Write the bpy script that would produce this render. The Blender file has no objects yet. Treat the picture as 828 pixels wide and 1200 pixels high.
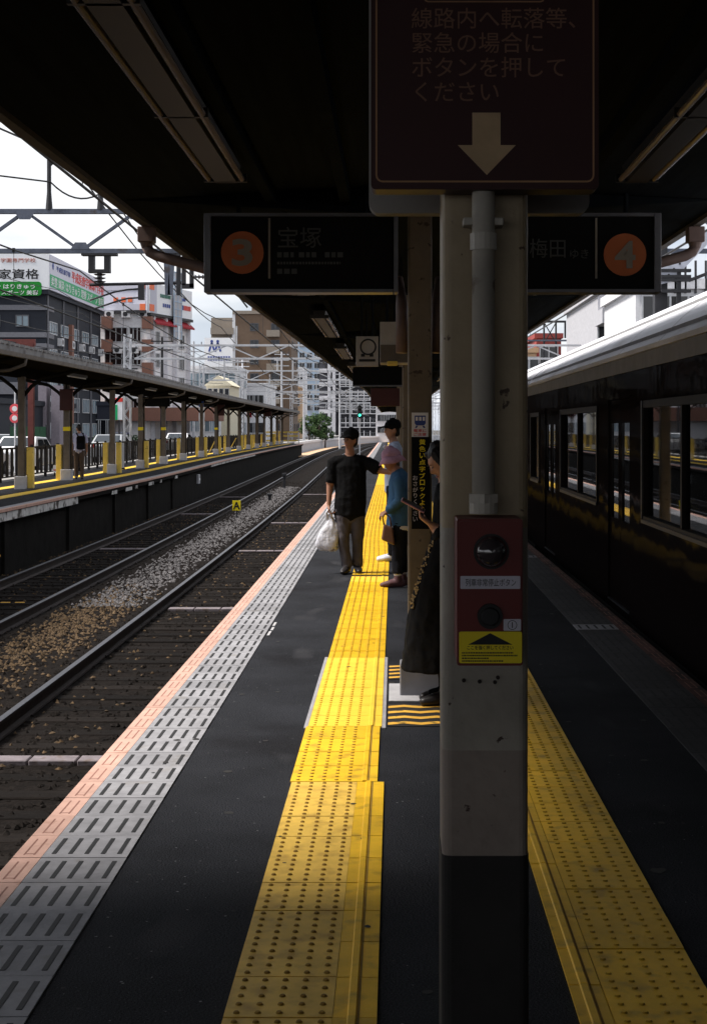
import bpy, bmesh, math, random
import numpy as np
from mathutils import Vector, Matrix

R = math.radians
S = bpy.context.scene
COL = S.collection
rnd = random.Random(7)

# ------------------------------------------------------------------ camera, sky, sun, exposure
F, HX, HY, EYE = 1720.0, 462.0, 502.0, 1.63          # focal length and vanishing point in photo pixels (828 x 1200), eye height
cd = bpy.data.cameras.new('camera'); cam = bpy.data.objects.new('camera', cd); COL.objects.link(cam)
cd.sensor_fit = 'VERTICAL'; cd.sensor_height = 36.0; cd.lens = F / 1200 * 36.0
cd.shift_x = -(HX - 414) / 1200; cd.shift_y = -(600 - HY) / 1200
cd.clip_start = 0.05; cd.clip_end = 6000
cam.location = (0, 0, EYE); cam.rotation_euler = (R(90), 0, 0)
S.camera = cam

SUN_EL, SUN_AZ = 57.0, -94.0                          # degrees: azimuth from +Y, clockwise seen from above
w = bpy.data.worlds.new('World'); S.world = w; w.use_nodes = True
nt = w.node_tree; nt.nodes.clear()
out = nt.nodes.new('ShaderNodeOutputWorld'); bg = nt.nodes.new('ShaderNodeBackground')
sky = nt.nodes.new('ShaderNodeTexSky'); sky.sky_type = 'NISHITA'; sky.sun_disc = False
sky.sun_elevation = R(SUN_EL); sky.sun_rotation = R(SUN_AZ); sky.dust_density = 2.0
tc = nt.nodes.new('ShaderNodeTexCoord'); mp = nt.nodes.new('ShaderNodeMapping'); mp.inputs['Scale'].default_value = (1.0, 1.0, 3.2)
n1 = nt.nodes.new('ShaderNodeTexNoise'); n1.inputs['Scale'].default_value = 2.6; n1.inputs['Detail'].default_value = 6; n1.inputs['Roughness'].default_value = 0.55
cr = nt.nodes.new('ShaderNodeValToRGB'); cr.color_ramp.elements[0].position = 0.30; cr.color_ramp.elements[0].color = (0.5, 0.5, 0.5, 1)
cr.color_ramp.elements[1].position = 0.52; cr.color_ramp.elements[1].color = (1, 1, 1, 1)
n2 = nt.nodes.new('ShaderNodeTexNoise'); n2.inputs['Scale'].default_value = 5.5; n2.inputs['Detail'].default_value = 5
cc = nt.nodes.new('ShaderNodeValToRGB'); cc.color_ramp.elements[0].position = 0.36; cc.color_ramp.elements[0].color = (5.2, 5.7, 6.6, 1)
cc.color_ramp.elements[1].position = 0.56; cc.color_ramp.elements[1].color = (8.0, 8.05, 8.2, 1)
mx = nt.nodes.new('ShaderNodeMix'); mx.data_type = 'RGBA'
L = nt.links.new
L(tc.outputs['Generated'], mp.inputs['Vector']); L(mp.outputs['Vector'], n1.inputs['Vector']); L(mp.outputs['Vector'], n2.inputs['Vector'])
L(n1.outputs['Fac'], cr.inputs['Fac']); L(n2.outputs['Fac'], cc.inputs['Fac'])
L(cr.outputs['Color'], mx.inputs['Factor']); L(sky.outputs['Color'], mx.inputs['A']); L(cc.outputs['Color'], mx.inputs['B'])
L(mx.outputs['Result'], bg.inputs['Color']); bg.inputs['Strength'].default_value = 0.075; L(bg.outputs['Background'], out.inputs['Surface'])
w.cycles.sampling_method = 'MANUAL'; w.cycles.sample_map_resolution = 512

sd = bpy.data.lights.new('sun', 'SUN'); sun = bpy.data.objects.new('sun', sd); COL.objects.link(sun)
sd.energy = 4.0; sd.angle = R(17); sd.color = (1.0, 0.95, 0.89)
to_sun = Vector((math.sin(R(SUN_AZ)) * math.cos(R(SUN_EL)), math.cos(R(SUN_AZ)) * math.cos(R(SUN_EL)), math.sin(R(SUN_EL))))
sun.rotation_euler = to_sun.to_track_quat('Z', 'Y').to_euler(); sun.location = (-20, 10, 40)

S.render.engine = 'CYCLES'
S.view_settings.view_transform = 'Standard'; S.view_settings.look = 'None'
S.view_settings.exposure = 0.92; S.view_settings.gamma = 1.0; S.view_settings.use_curve_mapping = False
S.cycles.use_denoising = True
S.cycles.max_bounces = 6; S.cycles.diffuse_bounces = 3; S.cycles.glossy_bounces = 4; S.cycles.transparent_max_bounces = 12
S.cycles.caustics_reflective = False; S.cycles.caustics_refractive = False
S.cycles.sample_clamp_indirect = 4.0

def at(px, py, Y):
    return Vector(((px - HX) / F * Y, Y, EYE - (py - HY) / F * Y))

# ------------------------------------------------------------------ materials
def mat(name, col, rough=0.7, var=0.15, scale=6.0, bump=0.0, bscale=None, metal=0.0, spec=0.3, rand=0.0, coat=0.0,
        spots=None, spot_scale=3.0, spot_at=0.62, spot_w=0.08, emit=0.0, stretch=None):
    m = bpy.data.materials.new(name); m.use_nodes = True
    t = m.node_tree; b = t.nodes['Principled BSDF']; lk = t.links.new
    b.inputs['Roughness'].default_value = rough; b.inputs['Metallic'].default_value = metal
    b.inputs['Specular IOR Level'].default_value = spec; b.inputs['Coat Weight'].default_value = coat; b.inputs['Coat Roughness'].default_value = 0.06
    g = t.nodes.new('ShaderNodeNewGeometry'); vec = g.outputs['Position']
    if stretch:
        mpn = t.nodes.new('ShaderNodeMapping'); mpn.inputs['Scale'].default_value = stretch; lk(vec, mpn.inputs['Vector']); vec = mpn.outputs['Vector']
    n = t.nodes.new('ShaderNodeTexNoise'); n.inputs['Scale'].default_value = scale; n.inputs['Detail'].default_value = 7; n.inputs['Roughness'].default_value = 0.62
    lk(vec, n.inputs['Vector'])
    r = t.nodes.new('ShaderNodeValToRGB'); r.color_ramp.elements[0].position = 0.3; r.color_ramp.elements[1].position = 0.72
    r.color_ramp.elements[0].color = [min(1, c * (1 - var)) for c in col] + [1]
    r.color_ramp.elements[1].color = [min(1, c * (1 + var)) for c in col] + [1]
    lk(n.outputs['Fac'], r.inputs['Fac']); c_out = r.outputs['Color']
    if spots:
        n3 = t.nodes.new('ShaderNodeTexNoise'); n3.inputs['Scale'].default_value = spot_scale; n3.inputs['Detail'].default_value = 5
        lk(vec, n3.inputs['Vector'])
        r3 = t.nodes.new('ShaderNodeValToRGB'); r3.color_ramp.elements[0].position = spot_at; r3.color_ramp.elements[1].position = spot_at + spot_w
        r3.color_ramp.elements[0].color = (0, 0, 0, 1); r3.color_ramp.elements[1].color = (1, 1, 1, 1)
        lk(n3.outputs['Fac'], r3.inputs['Fac'])
        k = t.nodes.new('ShaderNodeMix'); k.data_type = 'RGBA'; lk(r3.outputs['Color'], k.inputs['Factor']); lk(c_out, k.inputs['A'])
        k.inputs['B'].default_value = list(spots) + [1]; c_out = k.outputs['Result']
    if rand:
        oi = t.nodes.new('ShaderNodeObjectInfo'); ma = t.nodes.new('ShaderNodeMapRange')
        ma.inputs['To Min'].default_value = 1 - rand; ma.inputs['To Max'].default_value = 1 + rand
        lk(oi.outputs['Random'], ma.inputs['Value'])
        hs = t.nodes.new('ShaderNodeHueSaturation'); lk(ma.outputs['Result'], hs.inputs['Value']); lk(c_out, hs.inputs['Color']); c_out = hs.outputs['Color']
    lk(c_out, b.inputs['Base Color'])
    if bump:
        nb = t.nodes.new('ShaderNodeTexNoise'); nb.inputs['Scale'].default_value = bscale or scale * 4; nb.inputs['Detail'].default_value = 6
        lk(vec, nb.inputs['Vector'])
        bp = t.nodes.new('ShaderNodeBump'); bp.inputs['Strength'].default_value = bump; bp.inputs['Distance'].default_value = 0.02
        lk(nb.outputs['Fac'], bp.inputs['Height']); lk(bp.outputs['Normal'], b.inputs['Normal'])
    if emit:
        lk(c_out, b.inputs['Emission Color']); b.inputs['Emission Strength'].default_value = emit
    return m

def glass(name, tint=(0.75, 0.82, 0.82), clear=0.55, rough=0.02):
    m = bpy.data.materials.new(name); m.use_nodes = True; t = m.node_tree; t.nodes.clear(); lk = t.links.new
    o = t.nodes.new('ShaderNodeOutputMaterial'); tr = t.nodes.new('ShaderNodeBsdfTransparent'); tr.inputs['Color'].default_value = [c * clear for c in tint] + [1]
    gl = t.nodes.new('ShaderNodeBsdfGlossy'); gl.inputs['Roughness'].default_value = rough; gl.inputs['Color'].default_value = (0.9, 0.92, 0.95, 1)
    fr = t.nodes.new('ShaderNodeFresnel'); fr.inputs['IOR'].default_value = 1.52
    ms = t.nodes.new('ShaderNodeMixShader'); lk(fr.outputs['Fac'], ms.inputs['Fac']); lk(tr.outputs[0], ms.inputs[1]); lk(gl.outputs[0], ms.inputs[2])
    lk(ms.outputs[0], o.inputs['Surface']); return m

M = {}
def asphalt(name):
    m = mat(name, (0.019, 0.020, 0.024), 0.88, 0.4, 1.1, 0.7, 110, spots=(0.010, 0.010, 0.012), spot_scale=0.9, spot_at=0.54, spot_w=0.14, spec=0.10)
    t = m.node_tree; lk = t.links.new; b = t.nodes['Principled BSDF']; src = b.inputs['Base Color'].links[0].from_socket; ge = t.nodes.new('ShaderNodeNewGeometry')
    def layer(src, kind, scale, lo, hi, col, stretch=None):
        n = t.nodes.new('ShaderNodeTexNoise' if kind == 'n' else 'ShaderNodeTexVoronoi'); n.inputs['Scale'].default_value = scale; v = ge.outputs['Position']
        if stretch: mpn = t.nodes.new('ShaderNodeMapping'); mpn.inputs['Scale'].default_value = stretch; lk(v, mpn.inputs['Vector']); v = mpn.outputs['Vector']
        lk(v, n.inputs['Vector']); r = t.nodes.new('ShaderNodeMapRange'); r.inputs['From Min'].default_value = lo; r.inputs['From Max'].default_value = hi; lk(n.outputs['Fac'] if kind == 'n' else n.outputs['Distance'], r.inputs['Value'])
        k = t.nodes.new('ShaderNodeMix'); k.data_type = 'RGBA'; lk(r.outputs['Result'], k.inputs['Factor']); lk(src, k.inputs['A']); k.inputs['B'].default_value = list(col) + [1]; return k.outputs['Result']
    src = layer(src, 'n', 170, .60, .72, (0.060, 0.060, 0.066)); src = layer(src, 'n', 420, .62, .74, (0.006, 0.006, 0.007)); src = layer(src, 'n', 2.2, .62, .70, (0.034, 0.034, 0.038), (1, .35, 1)); src = layer(src, 'v', 9, .09, .03, (0.045, 0.044, 0.045))
    lk(src, b.inputs['Base Color']); return m
M['asphalt'] = asphalt('asphalt')
M['asphalt_fleck'] = mat('asphalt_fleck', (0.16, 0.16, 0.17), 0.8)
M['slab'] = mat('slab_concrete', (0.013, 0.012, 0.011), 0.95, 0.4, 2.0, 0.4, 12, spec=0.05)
M['slab_white'] = mat('slab_white_paint', (0.55, 0.54, 0.53), 0.8, 0.3, 3.0, 0.2, 12, spots=(0.08, 0.07, 0.06), spot_scale=4, spot_at=0.52)
M['edge_grey'] = mat('edge_tile_grey', (0.25, 0.247, 0.262), 0.8, 0.2, 9, 0.15, 60, rand=0.14, spots=(0.22, 0.21, 0.21), spot_scale=5, spot_at=0.6)
M['edge_pink'] = mat('edge_tile_pink', (0.52, 0.315, 0.25), 0.7, 0.14, 8, 0.12, 50, rand=0.07, spots=(0.42, 0.24, 0.18), spot_scale=7, spot_at=0.6)
M['groove_pink'] = mat('groove_pink', (0.26, 0.13, 0.10), 0.85)
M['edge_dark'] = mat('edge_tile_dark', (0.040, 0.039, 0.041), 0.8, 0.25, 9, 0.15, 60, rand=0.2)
M['edge_pinkdark'] = mat('edge_tile_dark_pink', (0.105, 0.050, 0.040), 0.85, 0.35, 6, 0.1, 50, rand=0.15, spots=(0.03, 0.02, 0.018), spot_scale=3, spot_at=0.5)  # darker pink than the left nose tiles
M['inlay'] = mat('rubber_inlay', (0.018, 0.018, 0.019), 0.75, 0.2)
M['tac_pale'] = mat('tactile_pale', (0.72, 0.455, 0.075), 0.6, 0.16, 7, 0.08, 40, rand=0.07, spots=(0.44, 0.26, 0.045), spot_scale=11, spot_at=0.50, spot_w=0.25)
M['tac'] = mat('tactile_yellow', (0.76, 0.45, 0.017), 0.5, 0.14, 6, 0.08, 40, rand=0.13, spots=(0.36, 0.21, 0.02), spot_scale=9, spot_at=0.54, spot_w=0.22, spec=0.3)
M['tac_deep'] = mat('tactile_deep', (0.68, 0.40, 0.010), 0.45, 0.14, 6, 0.08, 40, rand=0.10, spots=(0.33, 0.19, 0.01), spot_scale=9, spot_at=0.56, spot_w=0.22, spec=0.3)
M['tac_new'] = mat('tactile_new', (0.83, 0.53, 0.045), 0.5, 0.10, 6, 0.08, 40, rand=0.04, spots=(0.56, 0.35, 0.03), spot_scale=8, spot_at=0.62, spot_w=0.16)
M['tac_dirt'] = mat('tactile_dirt', (0.24, 0.14, 0.024), 0.9, 0.3)
M['tac_dark'] = mat('tactile_dark', (0.36, 0.21, 0.014), 0.8, 0.3)  # darker yellow on the dot sides and beside the ridge
M['strip_grey'] = mat('edging_strip', (0.30, 0.29, 0.31), 0.6)
M['hazard_y'] = mat('hazard_yellow', (0.80, 0.43, 0.06), 0.6, 0.2, 8, spots=(0.25, 0.15, 0.03), spot_scale=12, spot_at=0.6)
M['hazard_k'] = mat('hazard_black', (0.02, 0.018, 0.017), 0.7)
M['concrete'] = mat('patch_concrete', (0.42, 0.41, 0.42), 0.85, 0.2, 5, 0.2, 40)
M['ballast'] = mat('ballast', (0.0095, 0.0076, 0.0066), 0.97, 0.6, 9, 1.0, 22, spec=0.05, spots=(0.009, 0.007, 0.006), spot_scale=1.2, spot_at=0.55)
M['stone_dark'] = mat('stone_dark', (0.011, 0.0088, 0.0076), 0.95, 0.6, 14, spec=0.1)
M['stone_tan'] = mat('stone_tan', (0.085, 0.054, 0.027), 0.9, 0.85, 14)
M['stone_pale'] = mat('stone_pale', (0.115, 0.108, 0.110), 0.9, 0.85, 14)
M['sleeper'] = mat('sleeper_wood', (0.009, 0.0070, 0.0060), 0.97, 0.5, 5, 0.5, 20, rand=0.45, spec=0.1, stretch=(1, 8, 8))
M['sleeper_white'] = mat('sleeper_white', (0.17, 0.145, 0.155), 0.85, 0.3, 8, 0.2, 30, spots=(0.14, 0.11, 0.10), spot_scale=6, spot_at=0.6)
M['rail_side'] = mat('rail_rust', (0.030, 0.022, 0.020), 0.8, 0.4, 6)
M['rail_top'] = mat('rail_head', (0.075, 0.075, 0.085), 0.4, 0.2, 8, metal=0.6)
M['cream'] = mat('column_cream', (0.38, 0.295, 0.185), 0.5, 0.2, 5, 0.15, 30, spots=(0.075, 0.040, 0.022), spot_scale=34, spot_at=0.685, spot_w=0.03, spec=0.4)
M['colgrey'] = mat('column_grey', (0.35, 0.315, 0.265), 0.55, 0.22, 5, 0.2, 26, spots=(0.055, 0.035, 0.025), spot_scale=36, spot_at=0.68, spot_w=0.03)
M['colpink'] = mat('column_primer', (0.29, 0.24, 0.205), 0.65, 0.2, 6, 0.2, 26, spots=(0.06, 0.036, 0.028), spot_scale=32, spot_at=0.685, spot_w=0.03)
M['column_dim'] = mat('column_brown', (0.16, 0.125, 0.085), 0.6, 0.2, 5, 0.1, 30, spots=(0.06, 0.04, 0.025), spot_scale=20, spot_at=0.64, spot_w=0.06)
M['colblack'] = mat('column_black', (0.020, 0.018, 0.017), 0.65, 0.3, 6, 0.1, 30)
M['conduit'] = mat('conduit_grey', (0.48, 0.44, 0.38), 0.45, 0.18, 8, 0.1, 40, spots=(0.16, 0.12, 0.09), spot_scale=14, spot_at=0.64, spot_w=0.06, spec=0.45)
M['red_box'] = mat('alarm_red', (0.13, 0.012, 0.009), 0.5, 0.12, 6, spots=(0.16, 0.02, 0.015), spot_scale=14, spot_at=0.66, spec=0.4)
M['maroon_sign'] = mat('sign_maroon', (0.045, 0.011, 0.011), 0.5, 0.12, 5)
M['gold'] = mat('sign_gold', (0.46, 0.25, 0.13), 0.6, 0.1)
M['gold_pale'] = mat('sign_arrow', (0.62, 0.43, 0.25), 0.6, 0.12, 20)
M['sign_text'] = mat('sign_text_faded', (0.25, 0.13, 0.085), 0.6, 0.1)
M['white'] = mat('white_paint', (0.78, 0.78, 0.80), 0.5, 0.06, 6)
M['white_label'] = mat('white_label', (0.62, 0.60, 0.68), 0.5, 0.04)
M['yellow_label'] = mat('yellow_label', (0.86, 0.68, 0.015), 0.45, 0.05)
M['ink'] = mat('ink_black', (0.012, 0.012, 0.013), 0.5, 0.05)
M['ink_red'] = mat('ink_red', (0.55, 0.05, 0.06), 0.5, 0.05)
M['lens'] = mat('lamp_lens', (0.05, 0.04, 0.042), 0.08, 0.05, spec=0.8, coat=1.0)
M['rubber'] = mat('black_rubber', (0.012, 0.012, 0.012), 0.5, 0.1)
M['panel_grey'] = mat('panel_grey', (0.36, 0.34, 0.32), 0.6, 0.15, 5)
M['board'] = mat('board_black', (0.008, 0.008, 0.008), 0.6, 0.1, spec=0.05)
M['alu'] = mat('aluminium', (0.13, 0.13, 0.14), 0.4, 0.15, 8, metal=0.5)
M['orange'] = mat('sign_orange', (0.40, 0.105, 0.030), 0.55, 0.08)
M['sign_grey'] = mat('sign_grey_text', (0.22, 0.19, 0.15), 0.6, 0.08)
M['sign_dim'] = mat('sign_dim_text', (0.060, 0.060, 0.057), 0.6, 0.08)
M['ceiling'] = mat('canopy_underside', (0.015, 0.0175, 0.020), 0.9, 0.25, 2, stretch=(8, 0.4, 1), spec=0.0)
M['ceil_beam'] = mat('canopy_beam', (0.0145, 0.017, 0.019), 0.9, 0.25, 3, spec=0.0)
M['fascia'] = mat('canopy_fascia', (0.055, 0.045, 0.034), 0.7, 0.3, 5)
M['pipe'] = mat('drain_pipe', (0.15, 0.10, 0.085), 0.55, 0.2, 6)
M['fixture'] = mat('light_fixture', (0.017, 0.016, 0.015), 0.5, 0.15, 6)
M['tube'] = mat('fluorescent_tube', (0.20, 0.16, 0.135), 0.25, 0.05)
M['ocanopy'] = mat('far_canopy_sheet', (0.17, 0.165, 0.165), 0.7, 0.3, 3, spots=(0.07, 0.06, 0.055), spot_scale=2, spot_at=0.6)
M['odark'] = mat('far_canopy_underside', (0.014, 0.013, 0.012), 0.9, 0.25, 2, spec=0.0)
M['ocol'] = mat('far_column', (0.125, 0.105, 0.088), 0.7, 0.25, 4, rand=0.12)
M['ored'] = mat('far_column_red', (0.14, 0.04, 0.035), 0.7, 0.25, 4)
M['guard'] = mat('guard_yellow', (0.66, 0.48, 0.10), 0.55, 0.12, 4, spots=(0.35, 0.24, 0.05), spot_scale=6, spot_at=0.62)
M['fence'] = mat('fence_dark', (0.016, 0.014, 0.014), 0.7, 0.2, 5, spec=0.1)
M['steel_blue'] = mat('gantry_steel', (0.115, 0.13, 0.17), 0.5, 0.4, 3, metal=0.1, spots=(0.08, 0.07, 0.07), spot_scale=3, spot_at=0.6)
M['steel_dark'] = mat('gantry_dark', (0.030, 0.030, 0.034), 0.55, 0.25, 4)
M['steel_white'] = mat('gantry_pale', (0.50, 0.51, 0.54), 0.6, 0.2, 2)
M['steel_pale'] = mat('gantry_gusset', (0.50, 0.52, 0.60), 0.5, 0.12, 3)
M['wire'] = mat('wire_dark', (0.02, 0.02, 0.022), 0.6, 0.1)
M['insul'] = mat('insulator', (0.05, 0.045, 0.05), 0.3, 0.1, coat=0.5)
def dull_gloss(name, col, k, rough):
    m = bpy.data.materials.new(name); m.use_nodes = True; t = m.node_tree; t.nodes.clear(); lk = t.links.new
    o = t.nodes.new('ShaderNodeOutputMaterial'); d = t.nodes.new('ShaderNodeBsdfDiffuse'); d.inputs['Color'].default_value = list(col) + [1]; g_ = t.nodes.new('ShaderNodeBsdfGlossy'); g_.inputs['Roughness'].default_value = rough
    ge = t.nodes.new('ShaderNodeNewGeometry'); n = t.nodes.new('ShaderNodeTexNoise'); n.inputs['Scale'].default_value = 1.6; lk(ge.outputs['Position'], n.inputs['Vector'])
    b = t.nodes.new('ShaderNodeBump'); b.inputs['Strength'].default_value = .25; b.inputs['Distance'].default_value = .02; lk(n.outputs['Fac'], b.inputs['Height']); lk(b.outputs['Normal'], g_.inputs['Normal'])
    ms = t.nodes.new('ShaderNodeMixShader'); ms.inputs['Fac'].default_value = k; lk(d.outputs[0], ms.inputs[1]); lk(g_.outputs[0], ms.inputs[2]); lk(ms.outputs[0], o.inputs['Surface']); return m
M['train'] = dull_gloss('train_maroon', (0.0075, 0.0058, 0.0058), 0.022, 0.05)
M['train_roof'] = mat('train_roof', (0.60, 0.60, 0.64), 0.6, 0.15, 1.6, spots=(0.36, 0.35, 0.36), spot_scale=1.5, spot_at=0.52, spot_w=0.25, stretch=(2.5, .5, 1))
M['train_seam'] = mat('train_roof_seam', (0.30, 0.30, 0.31), 0.7)
M['train_eave_shade'] = mat('train_eave_shade', (0.16, 0.155, 0.155), 0.6)  # grey painted in for the shaded eave below the roof
M['train_alu'] = mat('train_window_frame', (0.035, 0.037, 0.043), 0.4, 0.08, 5, metal=0.3, spec=0.15)
M['train_dark'] = mat('train_window_dark', (0.010, 0.008, 0.008), 0.5, 0.1, spec=0.1)
M['train_glass'] = glass('train_glass', (0.80, 0.88, 0.86), 0.70)
M['train_in'] = mat('train_interior', (0.10, 0.07, 0.05), 0.6, 0.15)
M['train_floor'] = mat('train_floor', (0.05, 0.045, 0.04), 0.6, 0.2)
M['seat_green'] = mat('seat_moquette', (0.03, 0.09, 0.06), 0.9, 0.2)
M['under'] = mat('underframe', (0.02, 0.02, 0.02), 0.8, 0.3)
M['ground'] = mat('ground_soil', (0.060, 0.055, 0.048), 0.95, 0.35, 0.6, 0.4, 6)
M['road'] = mat('road_asphalt', (0.06, 0.06, 0.063), 0.9, 0.2, 1.5, 0.2, 40)
M['paving'] = mat('pavement', (0.27, 0.26, 0.25), 0.9, 0.15, 3)
def pmat(name, c, rough=0.75, var=0.12, **k): M[name] = mat(name, c, rough, var, **({'spec': 0.08} if name.startswith('cloth') else {}), **k)
pmat('bA', (0.020, 0.023, 0.032)); pmat('bA_band', (0.17, 0.17, 0.19)); pmat('bA_stone', (0.24, 0.21, 0.24)); pmat('bA_low', (0.035, 0.038, 0.055))
pmat('bB', (0.74, 0.73, 0.75)); pmat('bB_side', (0.62, 0.62, 0.66)); pmat('brick', (0.24, 0.12, 0.09), scale=12); pmat('bC', (0.66, 0.66, 0.68)); pmat('bD', (0.155, 0.105, 0.072), scale=2)
pmat('bD_pale', (0.27, 0.23, 0.19)); pmat('bE', (0.40, 0.50, 0.62)); pmat('bF', (0.64, 0.63, 0.66)); pmat('bF_dark', (0.06, 0.06, 0.07)); pmat('bG', (0.42, 0.42, 0.45)); pmat('bG_dark', (0.20, 0.20, 0.22))
pmat('bill', (0.80, 0.81, 0.84), 0.5, 0.03); pmat('bill_grey', (0.50, 0.50, 0.58), 0.5, 0.05); pmat('bill_lav', (0.62, 0.62, 0.72), 0.5, 0.04); pmat('bill_green', (0.006, 0.22, 0.02), 0.5, 0.05); pmat('bill_teal', (0.012, 0.36, 0.13), 0.5, 0.05)
pmat('bill_red', (0.66, 0.045, 0.03), 0.5, 0.05); pmat('bill_brown', (0.45, 0.14, 0.10), 0.5, 0.05); pmat('bill_orange', (0.75, 0.17, 0.07), 0.5, 0.05); pmat('bill_blue', (0.04, 0.07, 0.28), 0.5, 0.05); pmat('bill_dkgreen', (0.05, 0.16, 0.12), 0.5, 0.05)
pmat('awning', (0.30, 0.010, 0.02), 0.7); pmat('cream_gable', (0.60, 0.55, 0.42)); pmat('brick_red', (0.26, 0.05, 0.045)); pmat('tan_wall', (0.50, 0.33, 0.20))
pmat('car_white', (0.75, 0.75, 0.77), 0.25, 0.03, coat=0.6); pmat('car_blue', (0.04, 0.09, 0.24), 0.25, 0.05, coat=0.6); pmat('car_silver', (0.42, 0.43, 0.45), 0.3, 0.05, metal=0.4, coat=0.5); pmat('car_glass', (0.02, 0.025, 0.03), 0.08, 0.05, spec=0.7); pmat('tyre', (0.02, 0.02, 0.02), 0.9)
pmat('lamp_red', (0.5, 0.02, 0.02), 0.3); pmat('lamp_clear', (0.7, 0.7, 0.7), 0.2); pmat('hedge_panel', (0.02, 0.065, 0.035)); pmat('sign_round', (0.70, 0.09, 0.11), 0.5); pmat('sign_blue', (0.02, 0.10, 0.55), 0.5)
pmat('win_dark', (0.012, 0.014, 0.018), 0.12, 0.3, spec=0.6); pmat('win_blue', (0.20, 0.27, 0.32), 0.12, 0.25, scale=1.5, spec=0.6, rand=0.4); pmat('win_frame', (0.45, 0.46, 0.48), 0.4, 0.1); pmat('win_frame_dark', (0.10, 0.10, 0.11), 0.4, 0.1); pmat('win_brown', (0.022, 0.014, 0.014), 0.2, 0.3, spec=0.5)
pmat('skin', (0.42, 0.22, 0.14), 0.55, 0.06, spec=0.35); pmat('skin_old', (0.34, 0.17, 0.11), 0.6, 0.08); pmat('hair', (0.012, 0.010, 0.009), 0.5, 0.2); pmat('hair_grey', (0.10, 0.09, 0.085), 0.6, 0.3)
pmat('cloth_black', (0.007, 0.007, 0.0075), 0.9, 0.25, bump=0.3, bscale=30); pmat('cloth_trouser', (0.085, 0.076, 0.082), 0.9, 0.25, bump=0.3, bscale=25); pmat('cloth_ltblue', (0.40, 0.45, 0.58), 0.9, 0.12, bump=0.3, bscale=25)
pmat('cloth_blue', (0.045, 0.105, 0.19), 0.85, 0.2, bump=0.35, bscale=25); pmat('cloth_pink', (0.46, 0.26, 0.34), 0.9, 0.25, scale=14, bump=0.3, bscale=30); pmat('cloth_navy', (0.010, 0.011, 0.016), 0.9, 0.2, bump=0.3, bscale=25); pmat('cloth_lav', (0.50, 0.50, 0.66), 0.9, 0.12)
pmat('cloth_brown', (0.09, 0.065, 0.05), 0.9, 0.2); pmat('leather', (0.15, 0.075, 0.05), 0.5, 0.2); pmat('shoe', (0.02, 0.017, 0.017), 0.4, 0.2); pmat('shoe_white', (0.52, 0.52, 0.58), 0.6, 0.15); pmat('shoe_plum', (0.10, 0.045, 0.05), 0.6, 0.2); pmat('sock', (0.55, 0.54, 0.56), 0.9, 0.1)
pmat('lace', (0.52, 0.40, 0.22), 0.7, 0.4, scale=60); pmat('phone_pink', (0.42, 0.20, 0.26), 0.3, 0.05); pmat('lip', (0.28, 0.09, 0.08), 0.5, 0.05); pmat('eye', (0.02, 0.015, 0.012), 0.15, 0.05)
pmat('plastic_bag', (0.70, 0.70, 0.76), 0.35, 0.10, bump=0.6, bscale=14, spec=0.5); pmat('bark', (0.06, 0.045, 0.035), 0.9, 0.3); pmat('leaf', (0.040, 0.085, 0.016), 0.7, 0.45, scale=3); pmat('leaf_dark', (0.014, 0.036, 0.009), 0.8, 0.4, scale=3)
M['signal_green'] = mat('signal_green', (0.05, 0.9, 0.55), 0.3, 0.02, emit=2.0)

# ------------------------------------------------------------------ mesh and object helpers
def tag(o, label=None, cat=None, group=None, kind=None):
    if label: o['label'] = label
    if cat: o['category'] = cat
    if group: o['group'] = group
    if kind: o['kind'] = kind
    return o

def empty(name, loc=(0, 0, 0), label=None, cat=None, group=None, kind=None, rz=0.0):
    o = bpy.data.objects.new(name, None); COL.objects.link(o); o.location = loc; o.rotation_euler = (0, 0, rz); o.empty_display_size = 0.1
    return tag(o, label, cat, group, kind)

def inst(name, me, parent=None, loc=(0, 0, 0), rot=(0, 0, 0), scale=(1, 1, 1)):
    o = bpy.data.objects.new(name, me); COL.objects.link(o); o.parent = parent
    o.location = loc; o.rotation_euler = rot; o.scale = scale
    return o

BOXF = ((0, 3, 2, 1), (4, 5, 6, 7), (0, 1, 5, 4), (1, 2, 6, 5), (2, 3, 7, 6), (3, 0, 4, 7))

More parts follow.
